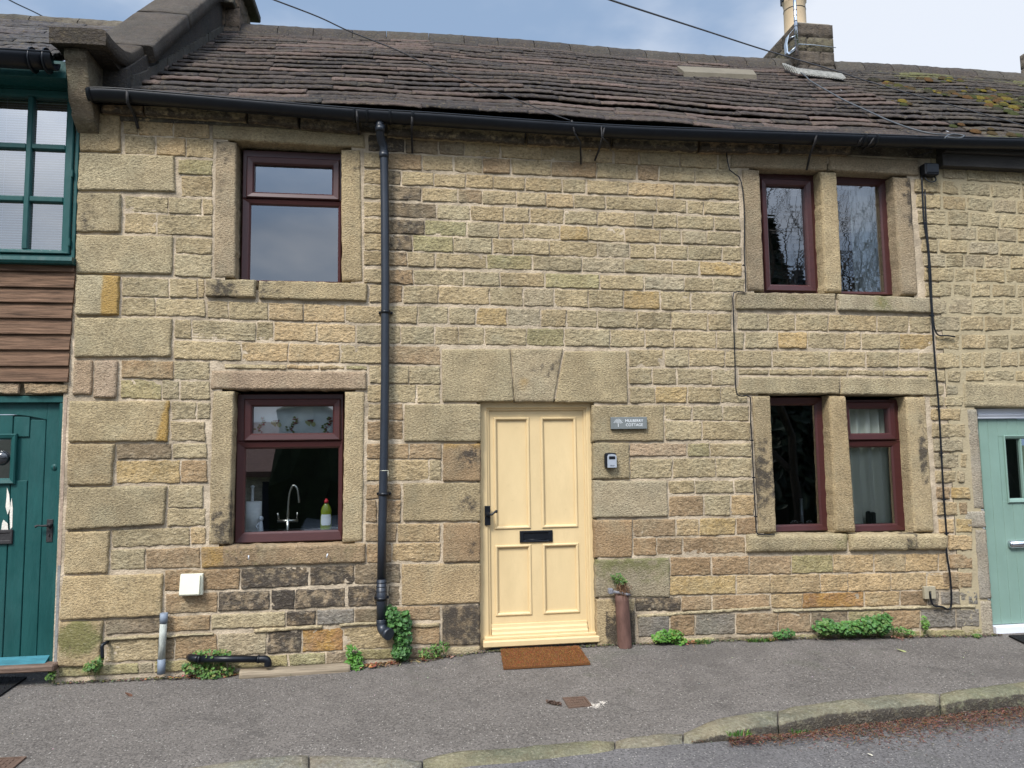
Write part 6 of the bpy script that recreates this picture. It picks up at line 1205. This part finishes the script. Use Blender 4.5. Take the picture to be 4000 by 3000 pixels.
b.grid(P, 0, True); tag(b.build('hillside', mat('wooded_hill', (.035, .045, .028), .95, var=.5, vscale=.3)), 'wooded hillside across the valley behind the viewer', 'hillside', kind='structure')
def bare_tree(x, y, h_, seed, label):
    rr = random.Random(seed); e = empty('bare_tree', (x, y, -1.1), label, 'tree', 'trees across the street'); b = MB(); c = MB()
    def grow(p, d, l_, r_, lv, mb):
        pts = [p]; q = p
        for k in range(3): d = (d+V((rr.gauss(0, .13), rr.gauss(0, .13), rr.gauss(0, .08)))).normalized(); q = q+d*l_/3; pts.append(q)
        mb.tube(pts, [r_, r_*.88, r_*.78, r_*.66], 5 if lv < 3 else 3, cap=False)
        if lv >= 7: return
        for k in range(3 if lv < 4 else 2):
            a = rr.uniform(.35, .85); ax = d.orthogonal().normalized(); ax.rotate(Matrix.Rotation(rr.random()*6.28, 3, d)); nd = (d*cos(a)+ax*sin(a)+V((0, 0, .08))).normalized(); grow(pts[-1] if k < 2 else pts[-2], nd, l_*rr.uniform(.66, .82), r_*.6, lv+1, c)
    grow(V((x, y, -1.1)), V((0, 0, 1)), h_*.27, h_*.013, 0, b); b.build('trunk', BARK, e); c.build('branches', BARK, e, recalc=False)
def conifer(x, y, h_, r_, seed, label):
    rr = random.Random(seed); e = empty('conifer_tree', (x, y, -1.1), label, 'tree', 'trees across the street'); b = MB(); b.tube([(x, y, -1.1), (x, y, h_*.9)], [.22, .04], 7); b.build('trunk', BARK, e); c = MB()
    for k in range(2600):
        t = rr.random()**.8; z = .4+t*(h_-.4); R_ = r_*(1-t)**.75*rr.uniform(.35, 1.1)*(1+.25*sin(z*3.1)); a = rr.random()*6.28; p = V((x+cos(a)*R_, y+sin(a)*R_, z-R_*.25)); leaf(c, p, rr.uniform(.10, .22), V((cos(a), sin(a), .6)), rr.choice([(.018, .032, .014), (.03, .045, .02), (.012, .022, .01)]), rr, 'long')
    c.build('crown', LEAF, e, recalc=False)
def mx(px, py, dist): return at(px, py, dist).x      # where a mirrored sight line lands, dist metres behind the viewer's side
conifer(mx(3020, 900, 14), -14.0, 8.4, 1.9, 1, 'tall dark conifer across the street mirrored in the upper window left of the mullion'); conifer(mx(3125, 900, 17), -17.0, 7.6, 1.5, 2, 'second dark conifer across the street, just right of the tall one'); conifer(mx(2700, 900, 19), -19, 5.2, 1.8, 3, 'lower conifer across the street left of the tall one')
bare_tree(mx(3330, 900, 13), -13.2, 13, 5, 'large bare tree across the street mirrored in the upper right window'); bare_tree(mx(3560, 900, 15), -15.5, 13, 8, 'second large bare tree farther right across the street'); bare_tree(mx(3120, 900, 12), -12.6, 12, 13, 'bare tree just in front of the conifers across the street')
# stone outhouse opposite
hx0, hx1 = mx(780, 1900, 18.5), mx(1190, 1900, 18.5); oh = empty('stone_outhouse', ((hx0+hx1)/2, -19, -1.1), 'small stone outhouse with tiled roof across the street, mirrored in the kitchen window', 'outhouse')
b = MB(); b.box((hx0, -23, -1.2), (hx1, -18.5, 1.05), c=(.16, .14, .11)); b.build('wall', mat('rubble_wall', (.55, .50, .42), .9, bump=1, bscale=6, var=.5, vscale=5, stretch=(1, 1, 3)), oh)
b = MB(); b.prism([V((0, -18.2, .95)), V((0, -20.7, 2.6)), V((0, -23.3, .95)), V((0, -23.3, 1.1)), V((0, -20.7, 2.8)), V((0, -18.2, 1.12))], (hx0-.3, 0, 0), (hx1+.3, 0, 0)); b.build('roof', mat('old_tiles', (.20, .12, .10), .9, bump=1, bscale=5, var=.5, stretch=(1, 1, 8)), oh)
b = MB(); b.box((mx(1020, 1900, 18.5)-.0, -18.46, -1.1), (mx(1100, 1900, 18.5), -18.55, .8)); b.build('door', mat('dark_blue_door', (.015, .02, .035), .5), oh)
# dark hatchback parked on the far side
cx0 = mx(1155, 2000, 13.8); cr = empty('parked_car', (cx0+.9, -14.6, -1.13), 'dark grey hatchback parked across the street, mirrored in the kitchen window', 'car'); g = -1.13
b = MB(); st = [(-13.55, .35, .62, .80), (-13.62, .55, .78, .84), (-13.80, .72, .86, .86), (-14.50, .90, .90, .88), (-15.10, 1.35, .72, .90), (-15.60, 1.45, .66, .90), (-17.00, 1.42, .64, .90), (-17.50, 1.05, .74, .88), (-17.60, .45, .80, .84)]; P = []
for y, top, wt, wb in st:
    X = cx0+.9; P.append([b.vert((X+a_*(wt if h_ > .8 else wb), y, g+.22+(top-.05)*h_)) for a_, h_ in ((-1, 0), (-1, .5), (-.98, .8), (-.85, .97), (0, 1.02), (.85, .97), (.98, .8), (1, .5), (1, 0))])
b.grid(P, 0, True); b.face(P[0]); b.face(P[-1][::-1]); b.build('body', mat('dark_car_paint', (.22, .24, .26), .25, coat=1, var=.02), cr)
b = MB(); X = cx0+.9; b.prism([V((X-.66, -14.62, g+1.16)), V((X+.66, -14.62, g+1.16)), V((X+.58, -15.12, g+1.56)), V((X-.58, -15.12, g+1.56))], (0, 0, 0), (0, -.02, .01)); b.build('windscreen', mat('car_glass', (.40, .48, .55), .05, spec=.9), cr)
for s_ in (-1, 1):
    b = MB(); b.box((X+s_*.55-.16, -13.60, g+.62), (X+s_*.55+.16, -13.50, g+.76), bev=.03); b.build('headlight', mat('lamp_glass', (.55, .57, .6), .1), cr)
    for y in (-14.20, -16.80):
        wpos = V((X+s_*.86, y, g+.31)); b = MB(); b.lathe(wpos-V((.1, 0, 0)), [(.18, 0), (.31, .0), (.32, .05), (.32, .17), (.30, .2), (.18, .2)], 20, axis=V((1, 0, 0))); b.build('wheel', mat('tyre_rubber', (.02, .02, .02), .9), cr)
b = MB(); b.box((X-.26, -13.53, g+.40), (X+.26, -13.49, g+.51), bev=.004); b.build('number_plate', WHITE, cr); b = MB(); b.box((X-.4, -13.56, g+.58), (X+.4, -13.52, g+.70), bev=.02); b.build('grille', BLACK, cr)
